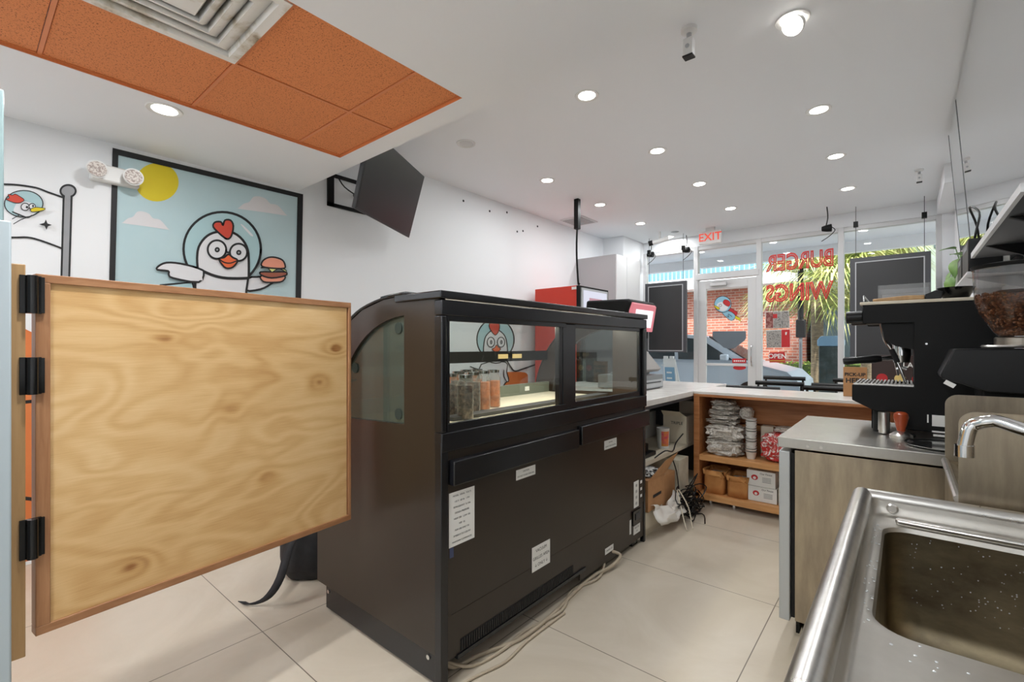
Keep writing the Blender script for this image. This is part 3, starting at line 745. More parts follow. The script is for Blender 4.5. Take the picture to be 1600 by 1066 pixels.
# jars of dried leaves / tea inside the case
M['teadark'] = noisy('dark_contents', [(.35, '#1f1712'), (.5, '#45342a'), (.68, '#85705f')], 55, .6)
M['teaor'] = noisy('orange_contents', [(.35, '#8a4a26'), (.6, '#c07244')], 30, .5)
M['jarg'] = glassy('jar_glass', '#f0f2f0', 1.5, .02, .05)
jars = [(onZ(px, py, .955)[0], onZ(px, py, .955)[1], k) for px, py, k in ((704, 651, 0), (727, 655, 0), (716, 642, 0), (739, 645, 0), (728, 635.5, 0), (755, 640, 1), (771, 636, 1), (743, 632, 1))]
where = ['nearest the end window', 'second along the near end', 'close behind the sliding door glass', 'back row beside the orange ones', 'farthest of the dark ones', 'nearest of the orange ones', 'middle of the orange ones', 'farthest of the orange ones']
jp = {}
for i, (x, y, k) in enumerate(jars):
    lab = ('glass jar of dark contents in the display case, ' if k == 0 else 'glass jar of orange contents in the display case, ')+where[i]
    if k not in jp:
        j = thing('glass_jar', lab, 'jar', (x, y, .955), 0, 'glass jars in the display case', world=False); jp[k] = j
        B().lathe([(.036, 0), (.040, .01), (.040, .165), (.030, .185), (.030, .198)], n=24).build('jar_body', 'jarg', j)
        B().lathe([(.0, .004), (.036, .005), (.037, .16 if k == 0 else .15), (0, .16 if k == 0 else .15)], n=24).build('contents', 'teaor' if k else 'teadark', j)
        B().lathe([(.033, .196), (.034, .21), (0, .212)], n=24).build('lid', 'chrome', j)
    else: dup(jp[k], (x, y, .955), label=lab)
# cables from under the case
M['cable'] = mat('beige_cable', '#b3a48e', .5)
tag(B().tube([(CX-.07, 1.23, .07), (CX-.05, 1.28, .02), (CX-.03, 1.42, .010), (CX+.03, 1.60, .010), (CX+.03, 1.85, .010), (CX-.0, 2.1, .010), (CX-.01, 2.3, .012), (CX+.03, 2.44, .03), (CX+.035, 2.54, .06), (CX-.02, 2.50, .085)], .009).tube([(CX-.07, 1.25, .05), (CX-.01, 1.34, .009), (CX+.02, 1.5, .009), (CX+.01, 1.66, .009), (CX+.045, 1.9, .009), (CX-.02, 2.1, .009), (CX+.02, 2.28, .009), (CX+.0, 2.40, .02), (CX-.02, 2.44, .08)], .007)
    .build('power_cable', 'cable'), 'beige power cables bundled along the floor under the display case', 'cable', )
tag(B().tube([(CX+.02, 1.12, .007), (CX+.04, 1.3, .007), (CX+.075, 1.45, .007), (CX+.06, 1.62, .007), (CX+.065, 1.9, .007)], .006).build('floor_cable', 'cable'), 'single thin beige cable curving over the tiles toward the viewer', 'cable')
# backpack on the floor behind the case
M['bag'] = noisy('black_nylon', [(.3, '#131316'), (.7, '#26262a')], 20, .7)
bx, by = -2.62, 1.35
t = thing('backpack', 'black backpack with loose strap lying on the floor behind the case', 'backpack', (bx, by, 0))
rows = []
for z, rx, ry in ((0, .12, .14), (.05, .17, .19), (.18, .18, .20), (.30, .16, .17), (.38, .09, .11), (.41, .02, .03)):
    rows.append([(bx+rx*math.cos(a)*(1+.06*math.sin(3*a+z*9)), by+ry*math.sin(a), z+.01*math.sin(5*a)) for a in [2*PI*i/24 for i in range(24)]])
B().sheet(rows, closed=True).build('bag_body', 'bag', t, sub=1)
s = B(); path = smoothp([(-2.50, 1.22, .34), (-2.44, 1.12, .28), (-2.40, 1.05, .14), (-2.43, 1.00, .05), (-2.50, .95, .012), (-2.56, .93, .012)], 4)
s.sheet([[(x-.018, y-.012, z), (x+.018, y+.012, z)] for x, y, z in path]); s.build('strap', 'bag', t, solid=.006)
# ------------------------------------------------------------------ worktop refrigerator
t = thing('worktop_refrigerator', 'stainless worktop refrigerator with light grey door edge, under the espresso machine', 'refrigerator', (0, 2.74, 0))
WX0, WX1, WY0, WY1 = -.43, .45, 2.35, 3.16
B().box(WX0+.06, WX1, WY0+.01, WY1-.01, .10, .845).build('cabinet_body', 'steeld', t)
B().box(WX0, WX0+.042, WY0, WY1, .095, .838).build('door', mat('door_edge', '#b9bcbd', .35, .3), t, bevel=.004)
B().box(WX0+.044, WX0+.058, WY0+.015, WY1-.015, .11, .83).build('door_gasket', 'rubber', t)
B().box(WX0-.004, WX1, WY0-.006, WY1, .855, .90).build('worktop', 'steeltop', t, bevel=.003)
for y in (2.44, 2.47): B().cyl((WX0+.11+(y-2.44)*1.6, WY0-.006, .872), (WX0+.11+(y-2.44)*1.6, WY0-.010, .872), .006).build('screw', 'steelr', t)
for x, y in ((-.33, 2.42), (-.33, 3.08), (.3, 2.42), (.3, 3.08)):
    B().cyl((x, y, 0), (x, y, .105), .022).build('leg', 'steeld', t)
B().box(WX0+.062, WX0+.075, WY0+.02, WY1-.02, .045, .10).build('kick_grille', 'blackm', t)
# ------------------------------------------------------------------ espresso machine (front faces the aisle, side panel to the viewer)
t = thing('espresso_machine', 'black espresso machine on the steel worktop, side on with group handle pointing to the aisle', 'espresso machine', (.1, 2.95, .9))
EY0, EY1 = 2.74, 3.14
side = [(-.155, 1.405), (-.155, 1.492), (.335, 1.492), (.335, .925), (-.02, .925), (-.02, 1.0), (-.11, 1.0), (-.195, 1.045), (-.195, 1.118), (.028, 1.118), (.028, 1.405)]
for y0, y1 in ((EY0, EY0+.012), (EY1-.012, EY1)):
    B().prism([(x, y0, z) for x, z in side], (0, y1-y0, 0)).build('side_panel', 'blackm', t, bevel=.003)
B().box(.03, .33, EY0+.012, EY1-.012, .93, 1.485).build('body', 'blackm', t)
B().box(-.15, .03, EY0+.012, EY1-.012, 1.41, 1.485).build('head', 'blackm', t)
B().prism([(-.085, EY0+.02, 1.41), (-.075, EY0+.02, 1.33), (-.035, EY0+.02, 1.30), (.03, EY0+.02, 1.285), (.03, EY0+.02, 1.41)], (0, EY1-EY0-.04, 0)).build('group_housing', 'blackm', t)
B().cyl((-.155, EY0+.06, 1.44), (-.222, EY0+.06, 1.438), .029, n=28).build('steam_knob', 'black', t, bevel=.004)
B().cyl((-.155, EY1-.06, 1.44), (-.222, EY1-.06, 1.438), .029, n=28).build('steam_knob', 'black', t, bevel=.004)
B().box(-.165, .335, EY0-.002, EY1, 1.492, 1.506).build('cup_tray', M['cream'], t, bevel=.003)
s = B().tube([(-.15, EY0+.01, 1.51), (-.15, EY0+.01, 1.535), (-.15, EY1-.01, 1.535), (-.15, EY1-.01, 1.51)], .004, smooth=False).build('cup_rail', 'chrome', t)
s = B().box(-.19, .03, EY0+.015, EY1-.015, 1.085, 1.108); s.build('drip_tray', 'steelr', t)
s = B()
for i in range(15): s.box(-.185+i*.0145, -.178+i*.0145, EY0+.02, EY1-.02, 1.116, 1.126)
s.box(-.19, .03, EY0+.012, EY0+.02, 1.112, 1.125).build('drip_grate', 'steelr', t)
B().box(-.11, .03, EY0+.03, EY1-.03, 1.0, 1.08).build('tray_box', 'blackm', t)
g = (-.015, EY0+.20)
B().cyl((g[0], g[1], 1.31), (g[0], g[1], 1.255), .034, .036, 28).build('group_head', 'chrome', t)
s = B().cyl((g[0], g[1], 1.255), (g[0], g[1], 1.222), .035, .031, 28); pf = s.build('portafilter', 'chrome', t)
B().cyl((g[0]-.03, g[1], 1.243), (g[0]-.085, g[1]-.02, 1.238), .012, .009).build('handle_neck', 'chrome', pf)
hg = B().lathe([(0, 0), (.015, .002), (.020, .03), (.017, .10), (.021, .145), (.015, .156), (0, .157)], n=20).build('handle_grip', 'black', pf)
hg.location = (g[0]-.075, g[1]-.018, 1.239); hg.rotation_euler = (0, -PI/2-.1, .25)
B().tube([(g[0], g[1], 1.222), (g[0], g[1], 1.20), (g[0]+.02, g[1], 1.19)], .007).tube([(g[0], g[1], 1.20), (g[0]-.02, g[1], 1.188)], .007).build('spout', 'chrome', pf)
B().tube([(-.09, EY0+.05, 1.405), (-.075, EY0+.05, 1.33), (-.05, EY0+.04, 1.28), (-.02, EY0+.03, 1.20), (.0, EY0+.03, 1.135)], .006).build('steam_wand', 'chrome', t)
B().tube([(-.05, EY0+.04, 1.285), (-.035, EY0+.035, 1.245), (-.028, EY0+.032, 1.225)], .011).build('wand_grip', 'rubber', t)
B().tube([(-.09, EY1-.05, 1.405), (-.075, EY1-.05, 1.33), (-.05, EY1-.04, 1.28), (-.03, EY1-.03, 1.15)], .006).build('steam_wand', 'chrome', t)
B().cyl((.07, EY0+.03, 1.31), (.07, EY0-.001, 1.31), .004).build('screw', 'chrome', t)
for x in (-.10, .30):
    for y in (EY0+.05, EY1-.05): B().cyl((x, y, .9), (x, y, 1.0 if x < 0 else .93), .018).build('leg', 'rubber', t)
B().box(-.126, -.085, EY0+.10, EY1-.02, .905, 1.0).build('vent_skirt', 'rubber', t)
B().cyl((-.075, EY0-.022, .905), (-.075, EY0-.022, .918), .020).cyl((-.075, EY0-.022, .918), (-.075, EY0-.022, 1.0), .022).build('leg', 'steelr', t)
for z0, z1, x0, x1 in ((.965, 1.0, .072, .077), (.952, 1.0, .088, .16), (.925, .932, .088, .16), (.908, .917, .092, .16)):
    B().box(x0, x1, EY0-.002, EY0, z0, z1).build('side_label', 'paper', t)
# on top of the machine
t = thing('knock_box', 'clear acrylic tray holding paper filters on top of the espresso machine', 'tray', (.0, 2.9, 1.506))
s = B(); x0, x1, y0, y1, z0, z1 = -.10, .085, 2.80, 3.02, 1.507, 1.585
for a in ((x0, x1, y0, y0+.004), (x0, x1, y1-.004, y1), (x0, x0+.004, y0, y1), (x1-.004, x1, y0, y1)): s.box(*a, z0, z1)
s.box(x0, x1, y0, y1, z0, z0+.004); s.build('tray', 'acryl', t); t.name = 'acrylic_tray'
B().box(x0+.015, x1-.02, y0+.02, y1-.02, z0+.006, z0+.035).build('contents', 'lgrey', t)
t = thing('wooden_paddle', 'pale wooden handled brush with black head lying on the espresso machine', 'brush', (.0, 2.775, 1.506))
B().prism([(-.118, 2.762, 1.508), (-.02, 2.762, 1.508), (.065, 2.762, 1.508), (.065, 2.762, 1.527), (0, 2.762, 1.529), (-.118, 2.762, 1.520)], (0, .026, 0)).build('handle', 'post', t, bevel=.004)
B().prism([(.065, 2.760, 1.508), (.12, 2.760, 1.508), (.125, 2.760, 1.54), (.10, 2.760, 1.545), (.066, 2.760, 1.53)], (0, .03, 0)).build('brush_head', 'black', t, bevel=.003); t.name = 'brush'
tag(B().lathe([(.03, 1.507), (.042, 1.51), (.062, 1.553), (.064, 1.558), (.058, 1.556), (.040, 1.515), (0, 1.513)], (.17, 2.84, 0)).build('small_bowl', 'blackg'), 'small black bowl on top of the espresso machine beside the hopper', 'bowl')
# tamper, jug tray on the worktop
t = thing('tamper', 'coffee tamper with red-brown wooden handle standing on the steel worktop', 'tamper', (-.015, 2.63, .9), world=False); t.scale = (1.22, 1.22, 1.3)
B().lathe([(.031, 0), (.033, .004), (.033, .012), (.028, .016)], n=28).lathe([(.0, .0161), (.028, .016), (.014, .026), (0, .028)], n=28).build('base', 'steelr', t)
B().lathe([(.012, .026), (.013, .034), (.019, .058), (.022, .072), (.020, .083), (.012, .089), (0, .090)], n=28).build('handle', mat('red_brown_wood', '#9c4322', .25), t)
tag(B().lathe([(.03, .9), (.045, .902), (.045, .91), (0, .911)], (-.01, 2.64+.075, 0)).build('tamping_mat', 'rubber'), 'round black rubber tamping pad on the worktop behind the tamper', 'mat')
t = thing('round_tray', 'round dark tray with shiny steel rim at the front edge of worktop', 'tray', (.12, 2.52, .9), world=False)
B().lathe([(.0, .001), (.118, .001), (.122, .006), (.118, .004), (0, .003)], n=40).build('tray_surface', 'blackg', t)
B().lathe([(.118, .002), (.125, .006), (.127, .009), (.122, .007), (.118, .004)], n=40).build('rim', 'chrome', t)
# ------------------------------------------------------------------ grinder
t = thing('coffee_grinder', 'large black coffee grinder with clear hopper full of beans at right edge', 'coffee grinder', (.27, 2.55, .9))
gx, gy = .318, 2.50
s = B(); s.prism([(.135, 2.37, 1.288), (.118, 2.37, 1.24), (.100, 2.37, 1.192), (.104, 2.37, 1.178), (.16, 2.37, 1.160), (.22, 2.37, 1.135), (.36, 2.37, 1.13), (.44, 2.37, 1.14), (.44, 2.37, 1.292), (.15, 2.37, 1.290)], (0, .24, 0)); s.build('grinder_head', 'black', t, bevel=.005)
s = B(); s.box(.21, .43, 2.40, 2.62, .905, 1.14); s.build('grinder_body', 'blackm', t, bevel=.008)
B().obox((.125, 2.366, 1.160), (1, 0, -.62), (0, 1, 0), (.62, 0, 1), .016, .002, .008).build('dose_label', 'paper', t)
B().lathe([(.098, 1.293), (.102, 1.298), (.098, 1.304), (0, 1.304)], (gx, gy, 0)).build('collar', 'steelr', t)
B().lathe([(.066, 1.304), (.066, 1.330), (.060, 1.334), (0, 1.334)], (gx, gy, 0)).build('neck', 'steel', t)
hp = B().lathe([(.052, 1.335), (.066, 1.35), (.106, 1.42), (.119, 1.465), (.124, 1.585)], (gx, gy, 0), 40).lathe([(.122, 1.585), (.117, 1.465), (.104, 1.422), (.064, 1.352), (.050, 1.337)], (gx, gy, 0), 40).build('hopper', glassy('hopper_plastic', '#f2f2f2', 1.35, .02), t)
B().lathe([(.0, 1.588), (.126, 1.586), (.130, 1.598), (.10, 1.604), (0, 1.605)], (gx, gy, 0), 40).build('hopper_lid', 'blackm', t)
m = mat('coffee_bean_heap', '#3a1d10', .35); n, l, b = nt(m)
vr = n.new('ShaderNodeTexVoronoi'); vr.inputs['Scale'].default_value = 95; l.new(coords(m, (1, 1, 1.3)), vr.inputs[0])
l.new(ramp(m, vr.outputs['Distance'], [(.0, '#8a5334'), (.5, '#54301d'), (.9, '#1d0e07')]), b.inputs['Base Color']); bump(m, vr.outputs['Distance'], -1, .006)
M['beans'] = m
o = B().lathe([(.0, 1.338), (.048, 1.338), (.062, 1.353), (.101, 1.422), (.113, 1.465), (.114, 1.488), (.06, 1.505), (0, 1.502)], (gx, gy, 0), 40).build('coffee_beans', 'beans', t); o['kind'] = 'stuff'
bm_ = B().lathe([(0, -.0048), (.0032, -.0036), (.0042, 0), (.0032, .0036), (0, .0048)], n=8)
bs = B(); rr = random.Random(3)
for i in range(620):
    a = rr.uniform(PI*.75, PI*1.95); u = rr.random()
    pts_ = [(.0505, 1.340), (.064, 1.353), (.103, 1.422), (.1155, 1.465), (.1165, 1.492)]; k = min(int(u*4), 3); f_ = u*4-k
    r_ = pts_[k][0]+(pts_[k+1][0]-pts_[k][0])*f_-.003; z_ = pts_[k][1]+(pts_[k+1][1]-pts_[k][1])*f_+.001
    R_ = Matrix.Rotation(rr.uniform(0, 6), 3, 'X') @ Matrix.Rotation(rr.uniform(0, 6), 3, 'Y')
    bs.add([tuple(R_ @ Vector(v_)+Vector((gx+r_*math.cos(a), gy+r_*math.sin(a), z_))) for v_ in bm_.v], bm_.f)
o = bs.build('loose_beans', noisy('bean_skin', [(.3, '#4a2817'), (.7, '#9a643f')], 40, .3), t); o['kind'] = 'stuff'
# ------------------------------------------------------------------ hand sink with two side splashes
t = thing('hand_sink', 'stainless hand sink on the wall with tall rounded side splash panels', 'sink', (.25, 1.95, .55))
HX0, HX1, HY0, HY1 = .105, RX-.004, 1.68, 2.22
def splash(y, ztop):
    r = .035; pts = [(HX0, .66), (HX0, ztop-r)]+[(HX0+r-r*math.cos(a), ztop-r+r*math.sin(a)) for a in [PI/2*i/6 for i in range(1, 7)]]+[(HX1, ztop), (HX1, .66)]
    return B().prism([(x, y, z) for x, z in pts], (0, .004, 0)).build('side_splash', 'steeld', t)
splash(HY1, 1.132); splash(HY0-.005, 1.132)
B().tube([(HX0, HY0-.002, .902), (HX0, HY1+.002, .902)], .010).build('front_rim', 'steelr', t)
ring_o = [(HX0, HY0), (HX1, HY0), (HX1, HY1), (HX0, HY1)]
s = B(); s.sheet([[(x, y, .90) for x, y in ring_o], [(HX0+.03 if x == HX0 else HX1-.03, HY0+.03 if y == HY0 else HY1-.03, .895) for x, y in ring_o],
                  [(HX0+.04 if x == HX0 else HX1-.04, HY0+.05 if y == HY0 else HY1-.05, .73) for x, y in ring_o]], closed=True)
s.add([(HX0+.04, HY0+.05, .73), (HX1-.04, HY0+.05, .73), (HX1-.04, HY1-.05, .73), (HX0+.04, HY1-.05, .73)], [(0, 1, 2, 3)])
s.build('basin', 'bowl', t, solid=.002)
B().box(HX0, HX0+.004, HY0, HY1, .66, .90).build('apron', 'steeld', t)
# ------------------------------------------------------------------ big compartment sink
t = thing('compartment_sink', 'large stainless sink with rolled rim and deep rounded bowl in the foreground', 'sink', (.15, 1.0, 0))
SX0, SX1, SY0, SY1 = -.092, RX-.004, .28, 1.628
B().tube([(SX0, SY0, .885), (SX0, SY1-.004, .885)], .0225, n=24, smooth=False).build('rolled_rim', 'steelr', t, smooth=60)
B().tube([(SX0-.002, SY1, .886), (SX1, SY1, .886)], .019, n=24, smooth=False).build('rolled_rim', 'steelr', t, smooth=60)
s = B(); s.lathe([(0, -.0225), (.012, -.019), (.0195, -.011), (.0225, 0), (.0195, .011), (.012, .019), (0, .0225)], (SX0, SY1-.003, .885), 24); s.build('rim_corner', 'steelr', t, smooth=60)
# deck with a rounded-rectangle opening
def rrect(x0, x1, y0, y1, r, k=7):
    P_ = []
    for cx_, cy_, a in ((x1-r, y1-r, 0), (x0+r, y1-r, 90), (x0+r, y0+r, 180), (x1-r, y0+r, 270)):
        P_ += [(cx_+r*math.cos(math.radians(a+90*i/k)), cy_+r*math.sin(math.radians(a+90*i/k))) for i in range(k+1)]
    return P_
ox = lambda e, z, r=.02: [(x, y, z) for x, y in rrect(SX0+.02+e, SX1-e, SY0+e, SY1-.018-e, r)]
B0 = (-.040, .385, .955, 1.525)
ix = lambda e, z, r=.055: [(x, y, z) for x, y in rrect(B0[0]+e, B0[1]-e, B0[2]+e, B0[3]-e, r)]
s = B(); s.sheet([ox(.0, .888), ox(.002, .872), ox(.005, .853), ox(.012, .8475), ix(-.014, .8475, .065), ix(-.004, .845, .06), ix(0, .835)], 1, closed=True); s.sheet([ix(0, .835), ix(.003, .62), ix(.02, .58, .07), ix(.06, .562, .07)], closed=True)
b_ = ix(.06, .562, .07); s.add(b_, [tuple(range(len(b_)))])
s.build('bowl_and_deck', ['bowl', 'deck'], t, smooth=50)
B().box(B0[0]+.02, SX1-.02, B0[3]+.006, B0[3]+.030, .846, .862).build('ledge_bead', 'steelr', t, bevel=.006)
B().lathe([(0, .566), (.045, .566), (.05, .569), (.05, .5)], (.15, 1.24, 0)).build('drain', 'chrome', t)
B().box(SX0-.012, SX0-.009, SY0, SY1-.01, .82, .875).build('front_apron', 'steeld', t)
for x, y in ((-.03, .34), (.34, .34), (-.03, 1.55), (.34, 1.55)): B().cyl((x, y, 0), (x, y, .83), .02).build('leg', 'steel', t)
B().lathe([(.0, -.003), (.009, -.003), (.013, 0), (.009, .003), (0, .003)], (SX0+.065, SY1-.026, .868), axis='y').build('overflow_rivet', 'steelr', t)
B().box(RX-.008, RX-.002, SY0, SY1+.02, .85, 1.08).build('backsplash', 'steeld', t)
# water drops on the steel
dr = mat('water_drops', '#dfe2e4', .05, .3); s = B(); rr = random.Random(5)
for i in range(90):
    if i < 45: x, y = rr.uniform(-.062, -.045), rr.uniform(.95, 1.5)
    else: x, y = rr.uniform(-.06, .2), rr.uniform(.75, .945)
    if i > 60: continue
    q = rr.uniform(.001, .0026); s.lathe([(q, 0), (q*.8, q*.4), (0, q*.6)], (x, y, .8478), 8)
for i in range(90):
    x, z = rr.uniform(.0, .3), rr.uniform(.66, .83); q = rr.uniform(.0008, .0016)
    s.lathe([(q, 0), (q*.7, q*.4), (0, q*.6)], (x, B0[3]-.0045, z), 8, axis='y')
o = s.build('water_drops', dr, t); o['kind'] = 'stuff'
# faucet
t = thing('sink_faucet', 'chrome swivel faucet spout arching in from the right over the sink', 'faucet', (RX-.02, 1.30, 1.0))
tip = onY(1507, 700, 1.34); top1 = onY(1514, 672, 1.34); a1 = onY(1535, 660, 1.335); a2 = onY(1560, 659, 1.33); a3 = onY(1600, 672, 1.32)
dz = (a3[2]-a2[2])/(a3[0]-a2[0])
s = B().tube([tip, top1, onY(1523, 663.5, 1.34), a1, onY(1547, 658.5, 1.333), a2, a3, (a3[0]+.06, 1.31, a3[2]+dz*.06), (RX-.03, 1.30, a3[2]+dz*(RX-.03-a3[0]))], .0125, n=20); s.build('spout', 'chrome', t, smooth=60)
B().cyl((tip[0], tip[1], tip[2]+.006), (tip[0], tip[1], tip[2]-.018), .0155, n=24).build('aerator', 'chrome', t)
B().cyl((RX-.03, 1.30, a3[2]+dz*(RX-.03-a3[0])+.03), (RX-.03, 1.30, 1.0), .018).cyl((RX-.04, 1.30, 1.03), (RX-.001, 1.30, 1.03), .022).build('valve_body', 'chrome', t)
# ------------------------------------------------------------------ high things on the right wall
t = thing('wall_shelf', 'thin wall shelf with white front edge high on the right wall under the mirrors', 'shelf', (RX, 2.6, 1.75))
B().box(.262, RX-.002, 1.95, 3.27, 1.738, 1.762).build('board', 'dgrey', t)
B().box(.250, .262, 1.95, 3.27, 1.738, 1.764).build('front_edge', 'wmetal', t)
for y in (2.3, 2.9): B().prism([(.27, y, 1.737), (RX-.002, y, 1.737), (RX-.002, y, 1.65)], (0, .02, 0)).build('bracket', 'blackm', t)
t = thing('wall_ledge', 'short white ledge on the right wall beyond the shelf, under the narrow mirror', 'shelf', (RX, 3.8, 1.68))
B().box(.24, RX-.002, 3.32, 4.35, 1.668, 1.68).build('board', 'wmetal', t)
for y in (3.5, 4.2): B().prism([(.25, y, 1.667), (RX-.002, y, 1.667), (RX-.002, y, 1.60)], (0, .012, 0)).build('bracket', 'wmetal', t)
for (y0, y1, z1, w_) in ((3.72, 3.98, 1.82, 'farther, beside the plant'), (3.34, 3.66, 1.85, 'nearer, under the shelf end')):
    t = thing('black_device', 'small black electronic box on the right wall ledge, the '+w_, 'electronics', (.3, (y0+y1)/2, 1.68), 0, 'black boxes on the ledge')
    B().box(.245, .37, y0, y1, 1.681, z1).build('housing', 'black', t, bevel=.004)
    B().box(.243, .245, y0+.03, y1-.08, z1-.05, z1-.02).build('face_strip', 'grey', t)
t = thing('red_striped_box', 'white box with red stripe standing on right wall ledge behind the hopper', 'box', (.36, 3.5, 1.68))
B().box(.3725, .395, 3.36, 3.68, 1.681, 1.79).build('box_body', 'paper', t); B().box(.3705, .3725, 3.52, 3.60, 1.685, 1.785).build('stripe', 'red', t)
tag(B().tube([(.30, 3.9, 1.83), (.31, 3.8, 1.95), (.33, 3.85, 2.08), (.30, 4.0, 2.15), (.34, 4.1, 2.05), (.36, 4.15, 1.9)], .006).build('looped_cable', 'black'), 'black cable looping up from the boxes on the right wall ledge', 'cable')
M['leaf'] = noisy('leaf_green', [(.3, '#4f7a3c'), (.7, '#86a85a')], 9, .35)
t = thing('trailing_plant', 'green trailing leaf plant in a small pot at the end of the right wall ledge', 'plant', (.28, 4.2, 1.68))
B().lathe([(.035, 0), (.05, .09), (.052, .095), (.045, .09), (.0, .08)], (.29, 4.2, 1.681)).build('pot', 'paper', t)
def leaf(b0, c, d, L_, w_, up=(0, 0, 1)):
    c = Vector(c); d = Vector(d).normalized(); n_ = d.cross(Vector(up)).normalized(); q = n_.cross(d)
    rows = []
    for i in range(9):
        u = i/8; w2_ = w_*math.sin(PI*u**.75)*(1-u*.15)
        m_ = c+d*L_*u-q*L_*.25*u*u
        rows.append([m_-n_*w2_+q*w2_*.25, m_, m_+n_*w2_+q*w2_*.25])
    b0.sheet(rows)
s = B(); st = B()
for c_, d_, L_, w_ in (((.25, 4.18, 1.93), (-.6, -.4, .1), .10, .035), ((.26, 4.12, 1.86), (-.3, -.3, -.9), .13, .045), ((.24, 4.22, 1.80), (-.4, -.1, -.8), .12, .04), ((.28, 4.15, 1.88), (-.5, -.7, .2), .11, .04),
                      ((.30, 4.24, 1.86), (.1, .5, .6), .10, .035), ((.23, 4.15, 1.75), (-.2, -.2, -1), .12, .04)):
    leaf(s, c_, d_, L_, w_); st.tube([(.29, 4.2, 1.77), (.27, 4.2, 1.85), c_], .003, n=6)
s.build('foliage', 'leaf', t, solid=.0015); st.build('stem', 'leaf', t)
# ------------------------------------------------------------------ service bar (opens toward the viewer)
t = thing('service_bar', 'wooden open-backed service bar with white top, shelves and small metal feet', 'bar counter', (-.5, 4.2, 0))
QX0, QX1, QY0, QY1 = -1.345, RX-.004, 3.94, 4.46
B().box(QX0, QX1, QY0, QY1, .885, .905).build('top_board', 'oak', t, bevel=.002)
B().box(QX0-.004, QX1, QY0+.006, QY1+.05, .905, .928).build('counter_top', 'quartz', t, bevel=.003)
B().box(QX0, QX0+.045, QY0, QY1, .06, .885).build('end_board', 'oak', t, bevel=.002)
B().box(QX0+.045, QX1, QY1-.02, QY1, .06, .885).build('front_board', 'oak', t)
B().box(QX0+.045, QX1, QY1-.19, QY1-.17, .66, .885).build('apron_board', 'oak', t)
B().box(QX0+.045, QX1, QY0, QY1-.02, .365, .41).build('shelf', 'shelfw', t, bevel=.002)
B().box(QX0, QX1, QY0, QY1-.02, .045, .095).build('bottom_shelf', 'shelfw', t, bevel=.002)
B().box(QX0+.045, QX1, QY1-.19, QY1-.17, .60, .64).build('rail', 'shelfw', t)
for x in (-1.23, -1.05, -.2):
    B().cyl((x, QY0+.07, 0), (x, QY0+.07, .045), .016).build('foot', 'chrome', t)
# return counter running back beside the display case
t = thing('cashier_counter', 'white-topped cashier counter beyond the display case with open dark space below', 'counter', (-1.9, 4, 0))
B().box(-2.62, QX0-.006, CY1+.03, 4.9, .885, .928).build('counter_top', 'quartz', t, bevel=.004)
B().box(-2.60, -1.36, CY1+.04, 4.88, .862, .884).build('under_board', 'dgrey', t)
B().box(-2.60, -2.56, CY1+.04, 4.88, 0, .862).build('customer_panel', 'case', t)
B().box(-2.56, -1.36, 4.80, 4.85, .0, .862).build('end_panel', 'dgrey', t)
B().box(-2.56, -1.42, CY1+.06, 4.78, .44, .47).build('shelf', 'cream', t)
B().box(-2.56, -1.36, CY1+.06, 4.78, .0, .05).build('plinth', 'cream', t)
# register
t = thing('cash_drawer', 'grey metal cash drawer on white counter beside the display case', 'cash drawer', (-1.75, 3.55, .928))
p = onZ(1036, 606, .928)
x1, y1 = p[0], p[1]
B().box(x1-.42, x1, y1-.42, y1, .934, 1.05).build('drawer_housing', 'grey', t, bevel=.004)
B().box(x1, x1+.004, y1-.40, y1-.02, .945, 1.01).build('drawer_front', 'lgrey', t)
B().box(x1+.004, x1+.008, y1-.36, y1-.06, .985, .992).build('slot', 'ink', t)
for yy in (y1-.39, y1-.03):
    for xx in (x1-.39, x1-.03): B().cyl((xx, yy, .928), (xx, yy, .935), .012, n=10).build('foot', 'rubber', t)
t = thing('register_terminal', 'grey slanted register terminal on top of the cash drawer', 'cash register', (x1-.2, y1-.2, 1.035))
B().box(x1-.34, x1-.10, y1-.34, y1-.06, 1.0505, 1.07).build('base', 'grey', t, bevel=.004)
B().prism([(x1-.03, y1-.36, 1.075), (x1-.0, y1-.36, 1.10), (x1-.17, y1-.36, 1.30), (x1-.20, y1-.36, 1.28)], (0, .32, 0)).build('screen_housing', mat('warm_grey', '#8d8985', .4), t, bevel=.004)
B().box(x1-.22, x1-.12, y1-.26, y1-.14, 1.07, 1.16).build('stand', 'grey', t)
tag(B().box(x1-.25, x1-.03, 3.10, 3.16, .9285, .9335).build('paper_slip', mat('yellowed_paper', '#d9cfa6', .7)), 'small yellowish paper slip lying on the white cashier counter', 'paper')
# soda dispenser
M['glowred'] = emis('soda_sign', '#dc7f88', .75); M['glowwhite'] = emis('sign_white', '#f4eef4', 1.0)
t = thing('soda_dispenser', 'black-topped soda dispenser with red and white lit front on the counter', 'drink dispenser', (-2.3, 4.5, .928))
B().box(-2.55, -2.12, 4.22, 4.78, .93, 1.55).build('body', 'dgrey', t, bevel=.01)
B().prism([(-2.55, 4.20, 1.56), (-2.10, 4.20, 1.56), (-2.03, 4.20, 1.735), (-2.06, 4.20, 1.76), (-2.53, 4.20, 1.77)], (0, .60, 0)).build('hood', 'blackm', t, bevel=.02)
B().prism([(-2.085, 4.23, 1.45), (-2.06, 4.23, 1.45), (-2.015, 4.23, 1.71), (-2.03, 4.23, 1.73), (-2.06, 4.23, 1.72)], (0, .54, 0)).build('front_sign', 'glowred', t, bevel=.006)
B().prism([(-2.055, 4.30, 1.49), (-2.048, 4.30, 1.49), (-2.018, 4.30, 1.66), (-2.03, 4.30, 1.67)], (0, .40, 0)).build('sign_panel', 'glowwhite', t)
for i in range(4): B().cyl((-2.08, 4.30+i*.12, 1.45), (-2.08, 4.30+i*.12, 1.38), .02).build('nozzle', 'black', t)
